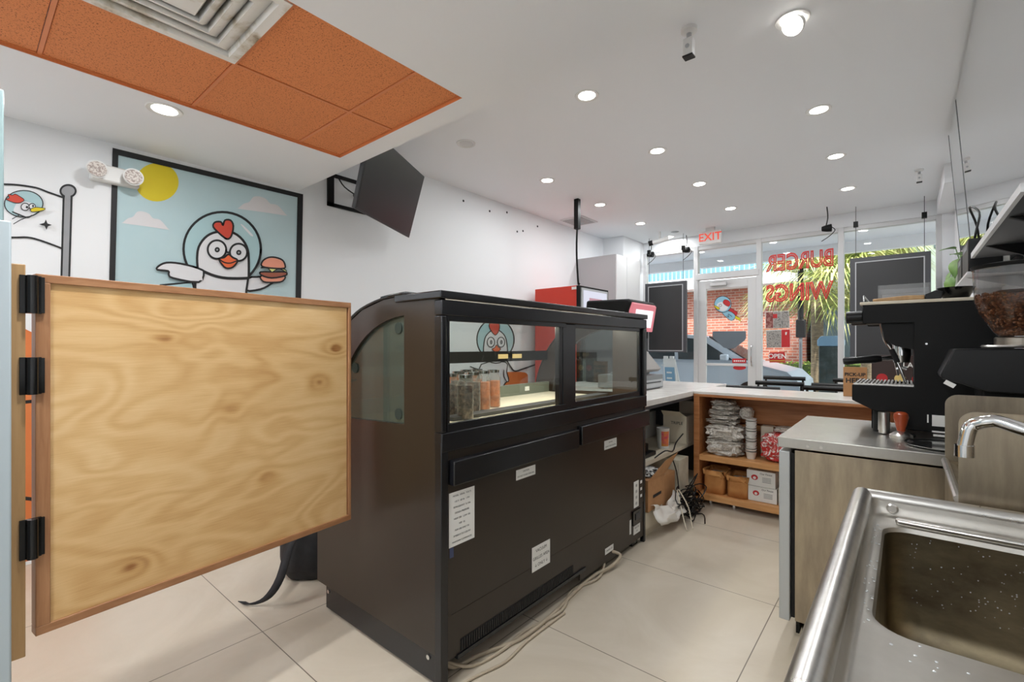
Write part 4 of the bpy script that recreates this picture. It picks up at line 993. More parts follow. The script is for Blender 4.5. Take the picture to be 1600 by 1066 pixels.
B().box(-2.12, -1.98, 4.24, 4.76, .93, .96).build('drip_tray', 'blackm', t)
# drinks cooler
t = thing('drinks_cooler', 'red-sided upright drinks cooler with lit sign panel against the long wall', 'drinks cooler', (-3.55, 5.4, 0))
B().box(-3.90, -3.22, 5.13, 5.85, .0, 2.08).build('cabinet', 'red', t, bevel=.006)
B().box(-3.22, -3.18, 5.11, 5.87, .05, 2.075).build('front_frame', 'blackm', t)
B().box(-3.18, -3.165, 5.15, 5.83, 1.72, 2.05).build('sign_frame', 'lgrey', t)
sg = B().box(-3.164, -3.160, 5.19, 5.79, 1.75, 2.02).build('sign_panel', emis('cooler_sign', '#dfe0f0', .75), t)
B().box(-3.1598, -3.159, 5.33, 5.66, 1.80, 1.93).build('sign_print', mat('pale_red', '#cf9dab', .5), sg)
B().box(-3.178, -3.17, 5.18, 5.80, .3, 1.68).build('glass_door', 'blackg', t)
B().box(-3.3, -3.215, 5.122, 5.129, 2.03, 2.065).build('rating_label', 'paper', t)
# tall white enclosure
t = thing('wall_cabinet', 'tall white cabinet with two flat doors between red cooler and storefront', 'cabinet', (-3.65, 6.8, 0))
B().box(-3.995, -3.33, 6.36, 7.19, 0, 2.68).build('carcass', 'lgrey', t)
for y0, y1 in ((6.37, 6.70), (6.71, 7.18)): B().box(-3.33, -3.31, y0, y1, .05, 2.68).build('door', 'wmetal', t, bevel=.002)
# hanging cord at the left wall
t = thing('ceiling_power_pole', 'thin black cord dropping from a black ceiling outlet to the drinks cooler', 'cable', (-3.1, 5.0, CZ))
q = onY(902, 352, 5.0)
p_ = onY(902, 352, 5.04)
B().box(p_[0]-.03, p_[0]+.03, 5.01, 5.07, p_[2]-.05, CZ-.001).build('outlet_box', 'blackm', t)
B().tube([(p_[0], 5.04, p_[2]), (p_[0]-.01, 5.04, 2.5), (p_[0], 5.06, 2.12), (p_[0], 5.09, 2.09)], .012).build('cord', 'blackm', t); t.name = 'drop_cable'
# ------------------------------------------------------------------ goods on the bar shelves
M['poly'] = mat('clear_wrap', '#c9c3bb', .18); 
def crumple(name, c, sx, sy, sz, m, seed, lab, cat, group=None, amp=.22, res=22, p=None, kind=None, floor=True):
    rr = random.Random(seed); ph = [rr.uniform(0, 9) for _ in range(8)]; rows = []
    for i in range(res+1):
        th = PI*i/res; row = []
        for j in range(res*2):
            a = 2*PI*j/(res*2)
            e = .55; cx_ = math.copysign(abs(math.sin(th)*math.cos(a))**e, math.cos(a)); cy_ = math.copysign(abs(math.sin(th)*math.sin(a))**e, math.sin(a)); cz_ = math.copysign(abs(math.cos(th))**.6, math.cos(th))
            f = 1+amp*(.5*math.sin(5*a+ph[0]+4*th)+.4*math.sin(9*a-7*th+ph[1])+.5*math.sin(13*th+ph[2]+3*a))*.35+rr.uniform(-amp, amp)*.22*math.sin(th)
            z = c[2]+sz*(1+cz_*(f*.5+.5))
            row.append((c[0]+sx*cx_*f, c[1]+sy*cy_*f, max(z, c[2]+.001)))
        rows.append(row)
    o = B().sheet(rows, closed=True).build(name, m, p, smooth=25)
    if p is None: tag(o, lab, cat, group, kind)
    return o
M['lids'] = noisy('wrapped_lids', [(.22, '#6f675f'), (.38, '#c4bcb1'), (.5, '#e8e2d9'), (.6, '#aaa196'), (.75, '#f2ede6')], 26, .3, bmp=.8, dist=1.5, bd=.012)
def bag_stack(x0, x1, z0, n, seed, lab, m='lids'):
    t_ = thing('bagged_lids', lab, 'bag', ((x0+x1)/2, 4.1, z0), 0, None)
    h = .058; n = max(2, round(n*.56))
    rr = random.Random(seed)
    for i in range(n):
        cx_ = (x0+x1)/2+rr.uniform(-.008, .008); crumple('wrapped_stack', (cx_, 4.08+rr.uniform(-.01, .01), z0+.004+i*h*1.02), (x1-x0)/2*(.92+.08*rr.random()), .10, h*.52, m, seed+i, '', '', p=t_, amp=.62, res=20)
    return t_
t_ = thing('bagged_lids', 'large crumpled clear bags of white lids at the left of the upper bar shelf', 'bag', (-1.12, 4.08, .41))
crumple('wrapped_stack', (-1.135, 4.08, .412), .130, .105, .065, 'lids', 10, '', '', p=t_, amp=.42, res=26)
crumple('wrapped_stack', (-1.130, 4.08, .535), .132, .10, .062, 'lids', 12, '', '', p=t_, amp=.48, res=26)
t_ = thing('folded_bags', 'pile of thin folded grey-white bags on top of the bagged lids', 'bag', (-1.15, 4.08, .66))
for i in range(5): crumple('wrapped_stack', (-1.15+.012*(i % 2), 4.09, .662+i*.038), .105-.006*i, .09, .021, 'lids', 40+i, '', '', p=t_, amp=.6, res=18)
# cups: nested stack lying upright
t = thing('paper_cup_stack', 'tall nested stack of white paper cups on the upper bar shelf', 'cup stack', (-.935, 4.08, .41), world=False)
for k in range(14):
    B().lathe([(.028, k*.020), (.040, .055+k*.020), (.042, .057+k*.020), (.038, .056+k*.020), (.026, .004+k*.020), (0, .003+k*.020)], n=20).build('paper_cup', 'paper', t) if k in (0, 4, 8, 12) else B().lathe([(.036, .044+k*.020), (.040, .055+k*.020), (.042, .057+k*.020), (.038, .056+k*.020)], n=20).build('cup_rim', 'paper', t)
t.location = (-.935, 4.05, .411)
M['redpack'] = noisy('red_white_packets', [(.38, '#e3dad6'), (.46, '#c9302c'), (.55, '#b3221f'), (.60, '#e8e0dc')], 17, .3, bmp=.5, dist=1.2, bd=.01)
crumple('packet_bag', (-.70, 4.10, .411), .165, .11, .11, 'redpack', 77, 'large clear bag of red and white packets on the upper bar shelf', 'bag', amp=.25, res=26)
crumple('packet_bag', (-.66, 4.12, .635), .12, .07, .022, 'lids', 78, 'small grey wrapped bundle lying on the bag of red packets', 'bag', amp=.3, res=14)
crumple('plastic_sleeve', (-.995, 4.17, .70), .045, .05, .05, 'lids', 79, 'small crumpled plastic sleeve beside the folded bags above the lids', 'bag', amp=.35, res=14)
tag(B().box(-.89, -.80, 4.16, 4.24, .411, .66).build('cream_carton', 'cream', bevel=.003), 'plain cream carton behind the paper cups on upper bar shelf', 'box')
def paper_bag(x0, x1, z1, seed, lab):
    rr = random.Random(seed); rows = []; cx_, cy_ = (x0+x1)/2, 4.08; w, dpt = (x1-x0)/2, .10
    for k, z in enumerate((.097, .16, .22, z1-.045, z1-.04, z1)):
        g_ = 1.0 if k < 3 else 1.03 if k == 3 else 1.06
        row = []
        for i in range(32):
            a = 2*PI*i/32; ex = math.copysign(abs(math.cos(a))**.35, math.cos(a)); ey = math.copysign(abs(math.sin(a))**.35, math.sin(a))
            row.append((cx_+w*ex*g_+rr.uniform(-.003, .003)*k, cy_+dpt*ey*g_+rr.uniform(-.003, .003)*k, z+(rr.uniform(-.004, .004) if k > 3 else 0)))
        rows.append(row)
    t_ = thing('paper_bag', lab, 'paper bag', (cx_, cy_, .095))
    s = B(); s.sheet(rows, closed=True); s.add(rows[0], [tuple(range(32))]); s.build('bag_body', 'kraft', t_, solid=.002)
    crumple('contents', (cx_, cy_, z1-.10), w*.9, .09, .035, 'lids', seed+3, '', '', p=t_, res=14)
paper_bag(-1.280, -1.12, .285, 5, 'open brown paper bag on the lowest bar shelf, the left one')
paper_bag(-1.10, -.945, .27, 6, 'open brown paper bag on the lowest bar shelf, between bag and cartons')
def carton(x0, x1, z0, z1, lab, y0=4.0, y1=4.26):
    t_ = thing('printed_carton', lab, 'box', ((x0+x1)/2, y0, z0), 0, 'printed cartons on the low bar shelf')
    B().box(x0, x1, y0, y1, z0, z1).build('carton_box', 'paper', t_, bevel=.002)
    s = B(); w = x1-x0; h = z1-z0; c_ = (x0+w*.28, y0-.0012, z0+h*.55)
    s.lathe([(.0, 0), (h*.17, 0), (h*.17, .001), (0, .001)], c_, 24, axis='y', sx=1.15).build('emblem', 'redl', t_)
    B().lathe([(.0, 0), (h*.09, 0), (h*.09, .001), (0, .001)], (c_[0], y0-.0024, c_[2]-.004), 20, axis='y').build('emblem_face', 'paper', t_)
    text('lettering', 'Our Finest', h*.16, (x0+w*.68, y0-.0012, z0+h*.82), (1, 0, 0), (0, 0, 1), 'ink', t_, off=.0002)
    for i in range(4): B().box(x0+w*.55, x0+w*.85, y0-.0012, y0-.0004, z0+h*(.30+i*.09), z0+h*(.33+i*.09)).build('printed_line', 'grey', t_)
carton(-.945, -.745, .097, .212, 'white carton with red emblem on the low bar shelf, lower of two')
carton(-.955, -.755, .214, .335, 'white carton with red emblem on the low bar shelf, stacked on another')
tag(B().box(-.735, -.60, 4.0, 4.2, .097, .23).build('plain_carton', 'cream', bevel=.002), 'small pale carton right of the printed cartons on low bar shelf', 'box')
# ------------------------------------------------------------------ clutter under the cashier counter
def simple_box(x0, x1, y0, y1, z0, z1, m, lab, name='carton'):
    return tag(B().box(x0, x1, y0, y1, z0, z1).build(name, m, bevel=.002), lab, 'box')
t = thing('open_white_box', 'open-topped white box with printed lid flap under cashier counter', 'box', (-1.55, 4.1, .47))
B().box(-1.62, -1.42, 3.98, 4.20, .471, .70).build('box_body', 'cream', t)
B().prism([(-1.62, 3.98, .70), (-1.42, 3.98, .70), (-1.46, 3.93, .745), (-1.62, 3.93, .745)], (0, .004, 0)).build('flap', 'cream', t)
text('lettering', 'TRIPLE', .035, (-1.50, 3.978, .64), (1, 0, 0), (0, 0, 1), 'ink', t, off=.0003)
simple_box(-2.05, -1.78, 3.95, 4.2, .471, .70, 'paper', 'plain white box at the back of the shelf under cashier counter')
simple_box(-1.60, -1.40, 4.30, 4.55, .471, .80, 'cream', 'tall beige box behind the open white box under cashier counter')
t = thing('paper_cup', 'white paper cup with pink and orange print under cashier counter', 'cup', (-1.515, 3.72, .471), world=False)
B().lathe([(.044, 0), (.050, .16), (.053, .163), (.048, .16), (.042, .004), (0, .004)], n=28).build('cup_body', 'paper', t)
m = noisy('pink_print', [(.4, '#e0486c'), (.6, '#f2a03c')], 16, .5)
s = B(); s.sheet([[((.0446+.0062*z/.16)*math.cos(a), (.0446+.0062*z/.16)*math.sin(a), z) for a in [math.radians(-85+i*8) for i in range(11)]] for z in (.02, .06, .14)]); s.build('printed_patch', m, t)
simple_box(-1.62, -1.38, 3.30, 3.62, .051, .33, 'card', 'large brown cardboard box below the cashier counter shelf').name = 'cardboard_box'
t = thing('open_carton', 'brown cardboard carton with raised flap between case and bar', 'box', (-1.35, 3.3, .2))
B().box(-1.60, -1.335, 3.02, 3.30, .17, .385).build('box_body', 'card', t)
B().prism([(-1.334, 3.02, .385), (-1.334, 3.31, .385), (-1.315, 3.50, .50), (-1.315, 3.26, .48)], (.004, 0, 0)).build('flap', 'card', t)
B().box(-1.3345, -1.333, 3.10, 3.24, .25, .27).build('printed_mark', 'ink', t)
simple_box(-1.60, -1.345, 3.0, 3.29, .051, .168, 'cream', 'low white carton under the brown open carton').name = 'low_carton'
simple_box(-1.62, -1.36, 3.66, 3.86, .051, .40, noisy('stained_white', [(.3, '#b9b09a'), (.6, '#d5cfbd')], 6, .6), 'stained off-white plastic tub on the floor level under cashier counter').name = 'plastic_tub'
crumple('patterned_bag', (-1.45, 3.17, .386), .10, .11, .022, noisy('printed_bag', [(.48, '#e8e6e2'), (.52, '#2a2a2c')], 30, .4), 91, 'white plastic bag with black print lying on the brown carton', 'bag', amp=.3, res=16)
s = B(); rr = random.Random(9); rows = []
for i in range(15):
    u = i/14; row = []
    for j in range(11):
        w_ = j/10; edge = .012*math.sin(9*w_+u*5)+.010*math.sin(17*u)
        row.append((-1.335+.13*w_*(.5+.7*u*(1-u)*2)+edge, 3.06+.46*u+.02*math.sin(7*w_), .178+.035*math.sin(5*u+2)*(1-w_)-.10*w_**2+.010*math.sin(14*w_+9*u)+rr.uniform(-.003, .003)))
    rows.append(row)
s.sheet(rows); tag(s.build('white_bag', mat('thin_white_plastic', '#e2ddd5', .3), solid=.002), 'thin crumpled white plastic bag draped beside the brown carton', 'bag')
rr = random.Random(12); s = B(); P_ = []
for i in range(70): P_.append((-1.28+rr.gauss(0, .045), 3.62+rr.gauss(0, .10), max(.012, .16+rr.gauss(0, .06)-i*.0016)))
s.tube([(-1.36, 3.5, .46), (-1.33, 3.52, .35)]+P_+[(-1.2, 3.7, .01), (-1.12, 3.52, .007)], .0045, n=6)
tag(s.build('tangled_cables', 'black'), 'tangle of black power cables hanging between carton and bar', 'cable')
tag(B().tube([(-1.30, 3.45, .23), (-1.25, 3.4, .12), (-1.2, 3.35, .01), (-1.17, 3.30, .006)], .004).tube([(-1.30, 3.48, .23), (-1.22, 3.46, .12), (-1.18, 3.42, .007), (-1.15, 3.36, .006)], .004).build('trailing_cable', 'cream'), 'pair of thin white cords trailing onto the floor tiles', 'cable')
tag(B().tube([(-1.40, 3.28, .485), (-1.37, 3.4, .52), (-1.39, 3.6, .48), (-1.42, 3.75, .52), (-1.40, 3.85, .58)], .005).build('shelf_cable', 'black'), 'black cable lying across the shelf under the cashier counter', 'cable')
t = thing('power_adapter', 'dark cluttered power adapter and terminal on shelf beneath cashier counter', 'electronics', (-1.6, 3.3, .471))
B().box(-1.75, -1.46, 3.15, 3.45, .471, .50).build('adapter_case', 'black', t, bevel=.004)
B().box(-1.72, -1.5, 3.2, 3.4, .50, .56).build('upper_unit', 'blackm', t, bevel=.004)
# ------------------------------------------------------------------ storefront lettering, posters and stickers
M['neon'] = mat('red_sign_paint', '#ec4a45', .35)
def sign_letters(body, cx_, cz_, w_, h_, label):
    o = text('window_lettering', body, 1, (0, 0, 0), (-1, 0, 0), (0, 0, 1), 'neon', off=.002, hollow=.036)
    xs = [v_.co.x for v_ in o.data.vertices]; zs = [v_.co.z for v_ in o.data.vertices]
    sx_, sz_ = w_/(max(xs)-min(xs)), h_/(max(zs)-min(zs)); mx_, mz_ = (max(xs)+min(xs))/2, (max(zs)+min(zs))/2
    for v_ in o.data.vertices: v_.co = Vector((cx_+(v_.co.x-mx_)*sx_, FY-.012+v_.co.y*.3, cz_+(v_.co.z-mz_)*sz_))
    tag(o, label, 'window sign')
sign_letters('BURGER', -1.21, 2.56, .86, .26, 'red outlined tube lettering BURGER hung in the storefront window, seen mirrored')
sign_letters('WINGS', -1.21, 2.10, .86, .27, 'red outlined tube lettering WINGS below the other word, seen mirrored')
def fpaint(y): return lambda u, v, L: (lambda p: (p[0], y-.0012*L, p[2]))(onY(u, v, y))
M['photo'] = noisy('poster_print', [(.42, '#6d6a68'), (.5, '#b7b3ad'), (.58, '#8b8580')], 45, .5); M['photor'] = noisy('poster_print_red', [(.45, '#7d3a36'), (.55, '#a87a72')], 30, .5)
t = thing('menu_poster', 'upper of two menu posters stuck on the window between door and screen', 'poster', onY(1215, 500, FY), 0, 'menu posters on the window')
P = Paint(fpaint(FY+.018)); P.fill([(1196, 487.5), (1233, 486), (1234, 512.5), (1196, 513.5)], 'paper'); P.build('sheet', t)
P = Paint(fpaint(FY+.016)); P.fill([(1196.6, 488), (1208, 487.6), (1208, 512.6), (1196.6, 513)], 'photor'); P.fill([(1208.5, 487.6), (1220.5, 487), (1220.5, 512.4), (1208.5, 512.6)], 'photo'); P.fill([(1221, 487), (1232.6, 486.6), (1233, 512), (1221, 512.3)], 'photo'); P.fill([(1208, 491), (1214.5, 490.7), (1214.5, 497.3), (1208, 497.6)], 'redl'); P.build('print', t)
t = thing('menu_poster', 'lower menu poster on the window, grey with a red right-hand column', 'poster', onY(1215, 530, FY), 0, 'menu posters on the window')
P = Paint(fpaint(FY+.018)); P.fill([(1197, 516), (1234.5, 514.5), (1235, 543), (1198, 543.5)], 'paper'); P.build('sheet', t)
P = Paint(fpaint(FY+.016)); P.fill([(1197.5, 517), (1220.5, 516.2), (1220.5, 542.8), (1198.2, 543)], 'photo'); P.fill([(1221, 515.5), (1234, 515), (1234.5, 542.7), (1221, 542.9)], 'redl'); P.fill([(1227, 519), (1230, 519), (1229, 523.5), (1227, 523.5)], 'paper'); P.build('print', t)
t = thing('open_sign', 'red OPEN sign hanging on the window below the menu posters', 'sign', onY(1215, 558, FY))
P = Paint(fpaint(FY-.005)); P.fill([(1202, 551), (1226, 550), (1227, 566.5), (1202.5, 566.5)], 'redl'); P.build('board', t)
c_ = onY(1214.5, 557, FY-.01); text('lettering', 'OPEN', .095, c_, (1, 0, 0), (0, 0, 1), 'paper', t, off=.0005, bold=.002)
P = Paint(fpaint(FY-.009)); P.fill([(1203, 563.2), (1226, 563), (1226, 564.5), (1203, 564.6)], mat('gold_line', '#c9a04a', .5)); P.build('gold_line', t)
# door decals
M['dteal'] = mat('decal_blue', '#8fc1d6', .5)
P = Paint(lambda u, v, L: (lambda p: (p[0], FY+.018-.0008*L, p[2]))(onY(1080+u/5.92, 430+v/5.92, FY+.018)))
P.both([(360, 300), (430, 345), (420, 375), (465, 430), (400, 395), (340, 330)], 'redl', 3)
P.both(smoothp([(285, 345), (320, 330), (370, 340), (408, 375), (395, 410), (365, 420), (320, 385)], 3, True), 'dteal', 4)
P.both([(410, 375), (460, 400), (450, 412), (468, 432), (405, 400)], 'suny', 2)
P.both(circ(293, 270, 78, 75), 'dteal', 5)
P.fill(smoothp([(235, 300), (250, 260), (300, 250), (345, 280), (330, 320), (280, 335)], 3, True), 'birdw')
P.both(smoothp([(295, 255), (310, 228), (345, 235), (365, 262), (350, 290), (320, 280)], 3, True), 'redl', 3)
P.both(smoothp([(212, 280), (240, 290), (262, 300), (262, 318), (235, 312)], 3, True), 'suny', 3)
P.stroke(circ(272, 280, 12, 12), 3, closed=True); P.stroke(smoothp([(330, 375), (350, 390), (345, 360), (380, 385)]), 4)
tag(P.build('bird_sticker'), 'colourful flying bird sticker in round helmet on the door glass', 'sticker')
P = Paint(lambda u, v, L: (lambda p: (p[0], FY+.018-.0008*L, p[2]))(onY(1080+u/5.92, 430+v/5.92, FY+.018)))
P.fill([(200, 520), (506, 518), (508, 580), (495, 605), (450, 640), (400, 675), (350, 683), (300, 670), (250, 625), (205, 585), (196, 550)], mat('slate_sheet', '#66717a', .6))
tag(P.build('shield_sign'), 'dark grey five-sided sheet on the door glass under the bird sticker', 'sign')
for (a, b_, c_, d_, w_) in ((380, 772, 508, 815, 'upper, rectangular with white writing'), (388, 835, 506, 878, 'lower, rounded and plain')):
    P = Paint(lambda u, v, L: (lambda p: (p[0], FY+.018-.0008*L, p[2]))(onY(1080+u/5.92, 430+v/5.92, FY+.018)))
    if b_ < 800:
        P.fill([(a, b_), (c_, b_), (c_, d_), (a, d_)], 'redl')
        for k in range(6): P.fill([(a+14+k*18, b_+16), (a+26+k*18, b_+15), (a+26+k*18, d_-14), (a+14+k*18, d_-14)], 'paper')
    else: P.fill(circ((a+c_)/2, (b_+d_)/2, 60, 21), 'redl')
    tag(P.build('red_sticker'), 'small red sticker low on the door glass, '+w_, 'sticker', 'red door stickers')
# ------------------------------------------------------------------ hanging display screens in the windows
M['scr'] = mat('screen_back', '#2f2f30', .35); M['scrf'] = mat('screen_frame', '#46474b', .4)
def hanging_screen(x0, x1, z0, z1, y, label):
    t = thing('hanging_screen', label, 'display screen', ((x0+x1)/2, y, z0), 0, 'screens hung in the storefront windows')
    B().box(x0, x1, y-.03, y+.02, z0, z1).build('housing', 'scrf', t, bevel=.003)
    ins = .055
    s = B(); s.box(x0+ins, x1-ins, y-.033, y-.030, z1-ins-.012, z1-ins).box(x0+ins, x1-ins, y-.033, y-.030, z0+.02, z0+.032).box(x0+ins, x0+ins+.012, y-.033, y-.030, z0+.032, z1-ins-.012).box(x1-ins-.012, x1-ins, y-.033, y-.030, z0+.032, z1-ins-.012)
    s.build('inner_border', 'lgrey', t)
    B().box(x0+ins+.012, x1-ins-.012, y-.032, y-.0305, z0+.032, z1-ins-.012).build('panel', 'scr', t)
    for x in (x0+.06, x1-.06):
        B().tube([(x, y, z1), (x, y, CZ-.02)], .003, smooth=False).build('hanging_wire', 'black', t)
        B().box(x-.025, x+.025, y-.025, y+.025, 2.86, 2.93).build('junction_box', 'blackm', t)
hanging_screen(-3.40, -2.70, 1.20, 2.36, 7.6, 'tall black display screen back hung in the leftmost window by the cabinet')
hanging_screen(-.56, .235, 1.10, 2.45, 7.6, 'tall black display screen back hung in the rightmost window behind the espresso machine')
# ------------------------------------------------------------------ ceiling fittings
t = thing('exit_sign', 'white exit sign with red letters hanging from the ceiling by the door', 'exit sign', (-2.33, 7.6, 3.0))
B().box(-2.50, -2.17, 7.57, 7.62, 2.90, 3.10).build('housing', 'white', t, bevel=.004); B().box(-2.40, -2.27, 7.57, 7.62, 3.10, CZ).build('canopy', 'white', t)
text('lettering', 'EXIT', .17, (-2.335, 7.567, 3.0), (1, 0, 0), (0, 0, 1), emis('exit_red', '#e0503c', .9), t, off=.001, bold=.002)
def ceil_cam(x, y, lab, dark=False, s_=1.0):
    t = thing('security_camera', lab, 'camera', (x, y, CZ), 0, None, world=False)
    B().lathe([(.045*s_, 0), (.045*s_, -.02*s_), (.02*s_, -.03*s_), (0, -.03*s_)]).build('mount', 'white', t)
    B().cyl((0, 0, -.028*s_), (0, 0, -.075*s_), .014*s_).build('arm', 'lgrey', t)
    B().box(-.028*s_, .028*s_, -.03*s_, .02*s_, -.165*s_, -.065*s_).build('camera_body', 'white' if not dark else 'black', t, bevel=.006)
    B().box(-.029*s_, .029*s_, -.031*s_, .021*s_, -.172*s_, -.164*s_).build('sunshade', 'black', t)
    B().cyl((0, -.03*s_, -.115*s_), (0, -.034*s_, -.115*s_), .012*s_).build('lens', 'lgrey' if not dark else 'blackg', t)
ceil_cam(-.965, 2.75, 'small white camera on ceiling bracket near the edge of low soffit')
ceil_cam(.11, 6.5, 'tiny white sensor on the ceiling near the front right corner', s_=.8)
for x, y, lab in ((-3.05, 7.35, 'white and black camera on the ceiling left of the exit sign'),):
    t = thing('bullet_camera', lab, 'camera', (x, y, CZ))
    B().cyl((x, y, CZ), (x, y, CZ-.10), .02).build('mount', 'white', t)
    B().cyl((x-.12, y-.05, CZ-.17), (x+.14, y+.02, CZ-.12), .034).build('camera_body', 'white', t)
    B().cyl((x-.16, y-.06, CZ-.178), (x-.10, y-.045, CZ-.166), .042).build('camera_hood', 'blackm', t)
for i, (x, y, lab) in enumerate(((-3.42, 7.85, 'small black and white spotlight at the top left window corner'), (-2.80, 7.85, 'black clamp lamp at the window head beside the door'),
                      (-.80, 7.45, 'black adjustable spotlight hanging under the ceiling over the red lettering'))):
    t = thing('clip_spotlight', lab, 'spotlight', (x, y, CZ-.15))
    zz = 2.90 if i < 2 else 2.86
    B().tube([(x, y, CZ), (x+.01, y, (CZ+zz)/2), (x-.01, y-.02, zz+.02)], .007).build('stem', 'black', t)
    B().lathe([(0, -.06), (.03, -.055), (.045, .0), (.05, .05), (.046, .055), (.0, .03)], (x, y-.02, zz), axis='x').build('lamp_head', 'blackm', t)
    B().tube([(x+.03, y, zz+.03), (x+.09, y-.01, zz-.03), (x+.03, y, zz-.10), (x-.06, y, zz-.16)], .005).build('loose_wire', 'black', t)
tag(B().lathe([(.0, CZ-.002), (.06, CZ-.002), (.065, CZ), (.0, CZ)], (-2.86, 7.5, 0)).build('ceiling_plate', 'grey'), 'small grey round cover plate on the ceiling near the storefront', 'plate')
t = thing('ceiling_register', 'flat white air register in the ceiling beside the long wall', 'air vent', (-3.72, 5.9, CZ))
B().box(-3.88, -3.5, 5.7, 6.15, CZ-.012, CZ-.001).build('frame', 'wmetal', t, bevel=.004)
for i in range(7): B().box(-3.85, -3.53, 5.74+i*.055, 5.77+i*.055, CZ-.018, CZ-.0125).build('louver', 'lgrey', t)
# ------------------------------------------------------------------ signs on the bar
t = thing('pickup_sign', 'brown board sign reading PICK-UP HERE on the bar behind the machine', 'sign', (-.29, 4.25, .928))
B().box(-.355, -.215, 4.25, 4.29, .929, 1.145).build('board', 'card', t)
text('lettering', 'PICK-UP', .034, (-.285, 4.249, 1.09), (1, 0, 0), (0, 0, 1), 'ink', t, off=.0005, bold=.001)
text('lettering', 'HERE', .048, (-.285, 4.249, 1.045), (1, 0, 0), (0, 0, 1), 'ink', t, off=.0005, bold=.0015)
t = thing('dark_sign_box', 'dark brown display box with PLA lettering and red dots on the bar', 'sign', (-.05, 4.32, .928))
B().box(-.19, .16, 4.30, 4.36, .929, 1.235).build('box_body', mat('dark_brown', '#3b2a26', .5), t)
text('lettering', 'PLA', .05, (.0, 4.299, 1.165), (1, 0, 0), (0, 0, 1), 'paper', t, off=.0005, bold=.001)
for x, mm in ((-.13, 'redl'), (-.03, mat('cream_yellow', '#e3c77a', .5)), (.065, 'redl')):
    B().lathe([(0, 0), (.032, 0), (.032, .002), (0, .002)], (x, 4.297, 1.07), axis='y').build('round_print', mm, t)
# ------------------------------------------------------------------ chairs by the window
def make_chair(label):
    t = thing('metal_chair', label, 'chair', (0, 0, 0), 0, 'black metal chairs at the storefront', world=False)
    for x in (-.19, .19):
        B().tube([(x, -.20, .925), (x, -.19, .60), (x, -.17, .44), (x, -.19, .0)], .011).build('rear_leg', 'black', t)
        B().tube([(x, .17, .44), (x, .19, 0)], .011, smooth=False).build('front_leg', 'black', t)
    B().cyl((-.215, -.20, .925), (.215, -.20, .925), .022).build('top_rail', 'black', t)
    B().cyl((-.19, -.195, .70), (.19, -.195, .70), .010).build('back_rail', 'black', t)
    B().box(-.20, .20, -.18, .19, .44, .475).build('seat', 'black', t, bevel=.01)
    return t
cl = [(-1.04, 4.75, PI, 'nearest the bar on the left'), (-.97, 5.52, 0, 'back to back with the left one'), (-1.09, 6.45, 0, 'farther out behind the left pair'),
      (-.49, 4.75, PI, 'nearest the bar on the right'), (-.48, 5.52, 0, 'back to back with the right one'), (-.40, 6.45, 0, 'farther out behind the right pair')]
c0 = None
for x, y, r_, w_ in cl:
    lab = 'black metal chair rising behind the bar, '+w_
    if c0 is None: c0 = make_chair(lab); c0.location = (x, y, 0)
    else: dup(c0, (x, y, 0), r_, lab)
# ------------------------------------------------------------------ outside the storefront
struct(B().box(-14, 8, FY+.16, 9.9, -.12, -.01), 'ground', mat('sidewalk', '#dcd8d0', .8))
struct(B().box(-22, 14, 9.9, 15.5, -.2, -.06), 'street', noisy('asphalt', [(.3, '#6e6e6f'), (.7, '#86868a')], 20, .9))
struct(B().box(-22, 14, 15.5, 30, -.12, -.02), 'far_sidewalk', mat('far_paving', '#b3ada2', .8))
s = B(); s.box(-12, 6, FY+.12, 10.9, 3.25, 3.45); s.box(-12, 6, 10.75, 10.9, 3.05, 3.6)
struct(s, 'porch_roof', mat('porch_white', '#f0f2f5', .6))
s = B(); s.box(-14, LX-.1, FY, FY+.16, 0, 5).box(RX+.1, 8, FY, FY+.16, 0, 5).box(-14, 8, FY, FY+.16, CZ+.1, 5); struct(s, 'outer_facade', 'alu')
for x, y, w_ in ((-1.9, 9.3, 'over the red lettering'), (.3, 9.6, 'farther right')):
    tag(B().lathe([(.0, 3.244), (.09, 3.244), (.11, 3.25), (0, 3.25)], (x, y, 0)).build('porch_lamp', emis('porch_lens', '#ffd9a8', 2)), 'round lamp in the outdoor porch ceiling, '+w_, 'ceiling light', 'porch ceiling lamps')
# brick building with balcony storey
t = thing('brick_building', 'brick shop building with pale band and balcony storey across the street', 'building', (-8, 17, 0))
B().box(-20, -2.4, 17, 25, -.02, 3.25).build('brick_wall', 'brick', t)
B().box(-20, -2.3, 16.2, 17.05, 3.25, 3.62).build('eave_band', mat('eave_white', '#e9ebee', .6), t)
B().box(-20, -2.4, 17.6, 25, 3.62, 8).build('upper_wall', mat('teal_stucco', '#5f8796', .8), t)
for i in range(7): B().box(-16+i*1.9, -15+i*1.9, 17.57, 17.61, 4.2, 6.0).build('window', mat('dark_pane', '#3c4a58', .15), t)
s = B(); s.box(-20, -2.3, 16.28, 16.33, 4.55, 4.63); 
for i in range(120): s.box(-20+i*.147, -19.965+i*.147, 16.29, 16.32, 3.62, 4.56)
s.build('balcony_railing', mat('rail_paint', '#8fb4cb', .5), t)
B().box(-9.5, -7.6, 16.96, 17.0, .3, 2.4).build('shop_window', 'dark_pane' if 'dark_pane' in M else mat('shop_pane', '#3c4a58', .15), t)
t = thing('olive_building', 'grey-green building with dark doorway right of the brick one', 'building', (2, 17.5, 0))
B().box(-2.28, 10, 17.3, 25, -.02, 8).build('wall', mat('grey_green', '#8b978c', .8), t)
for x0, x1, z0, z1 in ((-2.0, -1.1, 0, 2.6), (.2, 1.6, .9, 2.6), (-1.6, -.6, 4, 5.8), (.6, 1.8, 4, 5.8), (2.6, 3.8, 4, 5.8), (2.6, 4.0, .9, 2.6)):
    B().box(x0, x1, 17.26, 17.3, z0, z1).build('window', mat('olive_pane', '#3d4d50', .6), t)
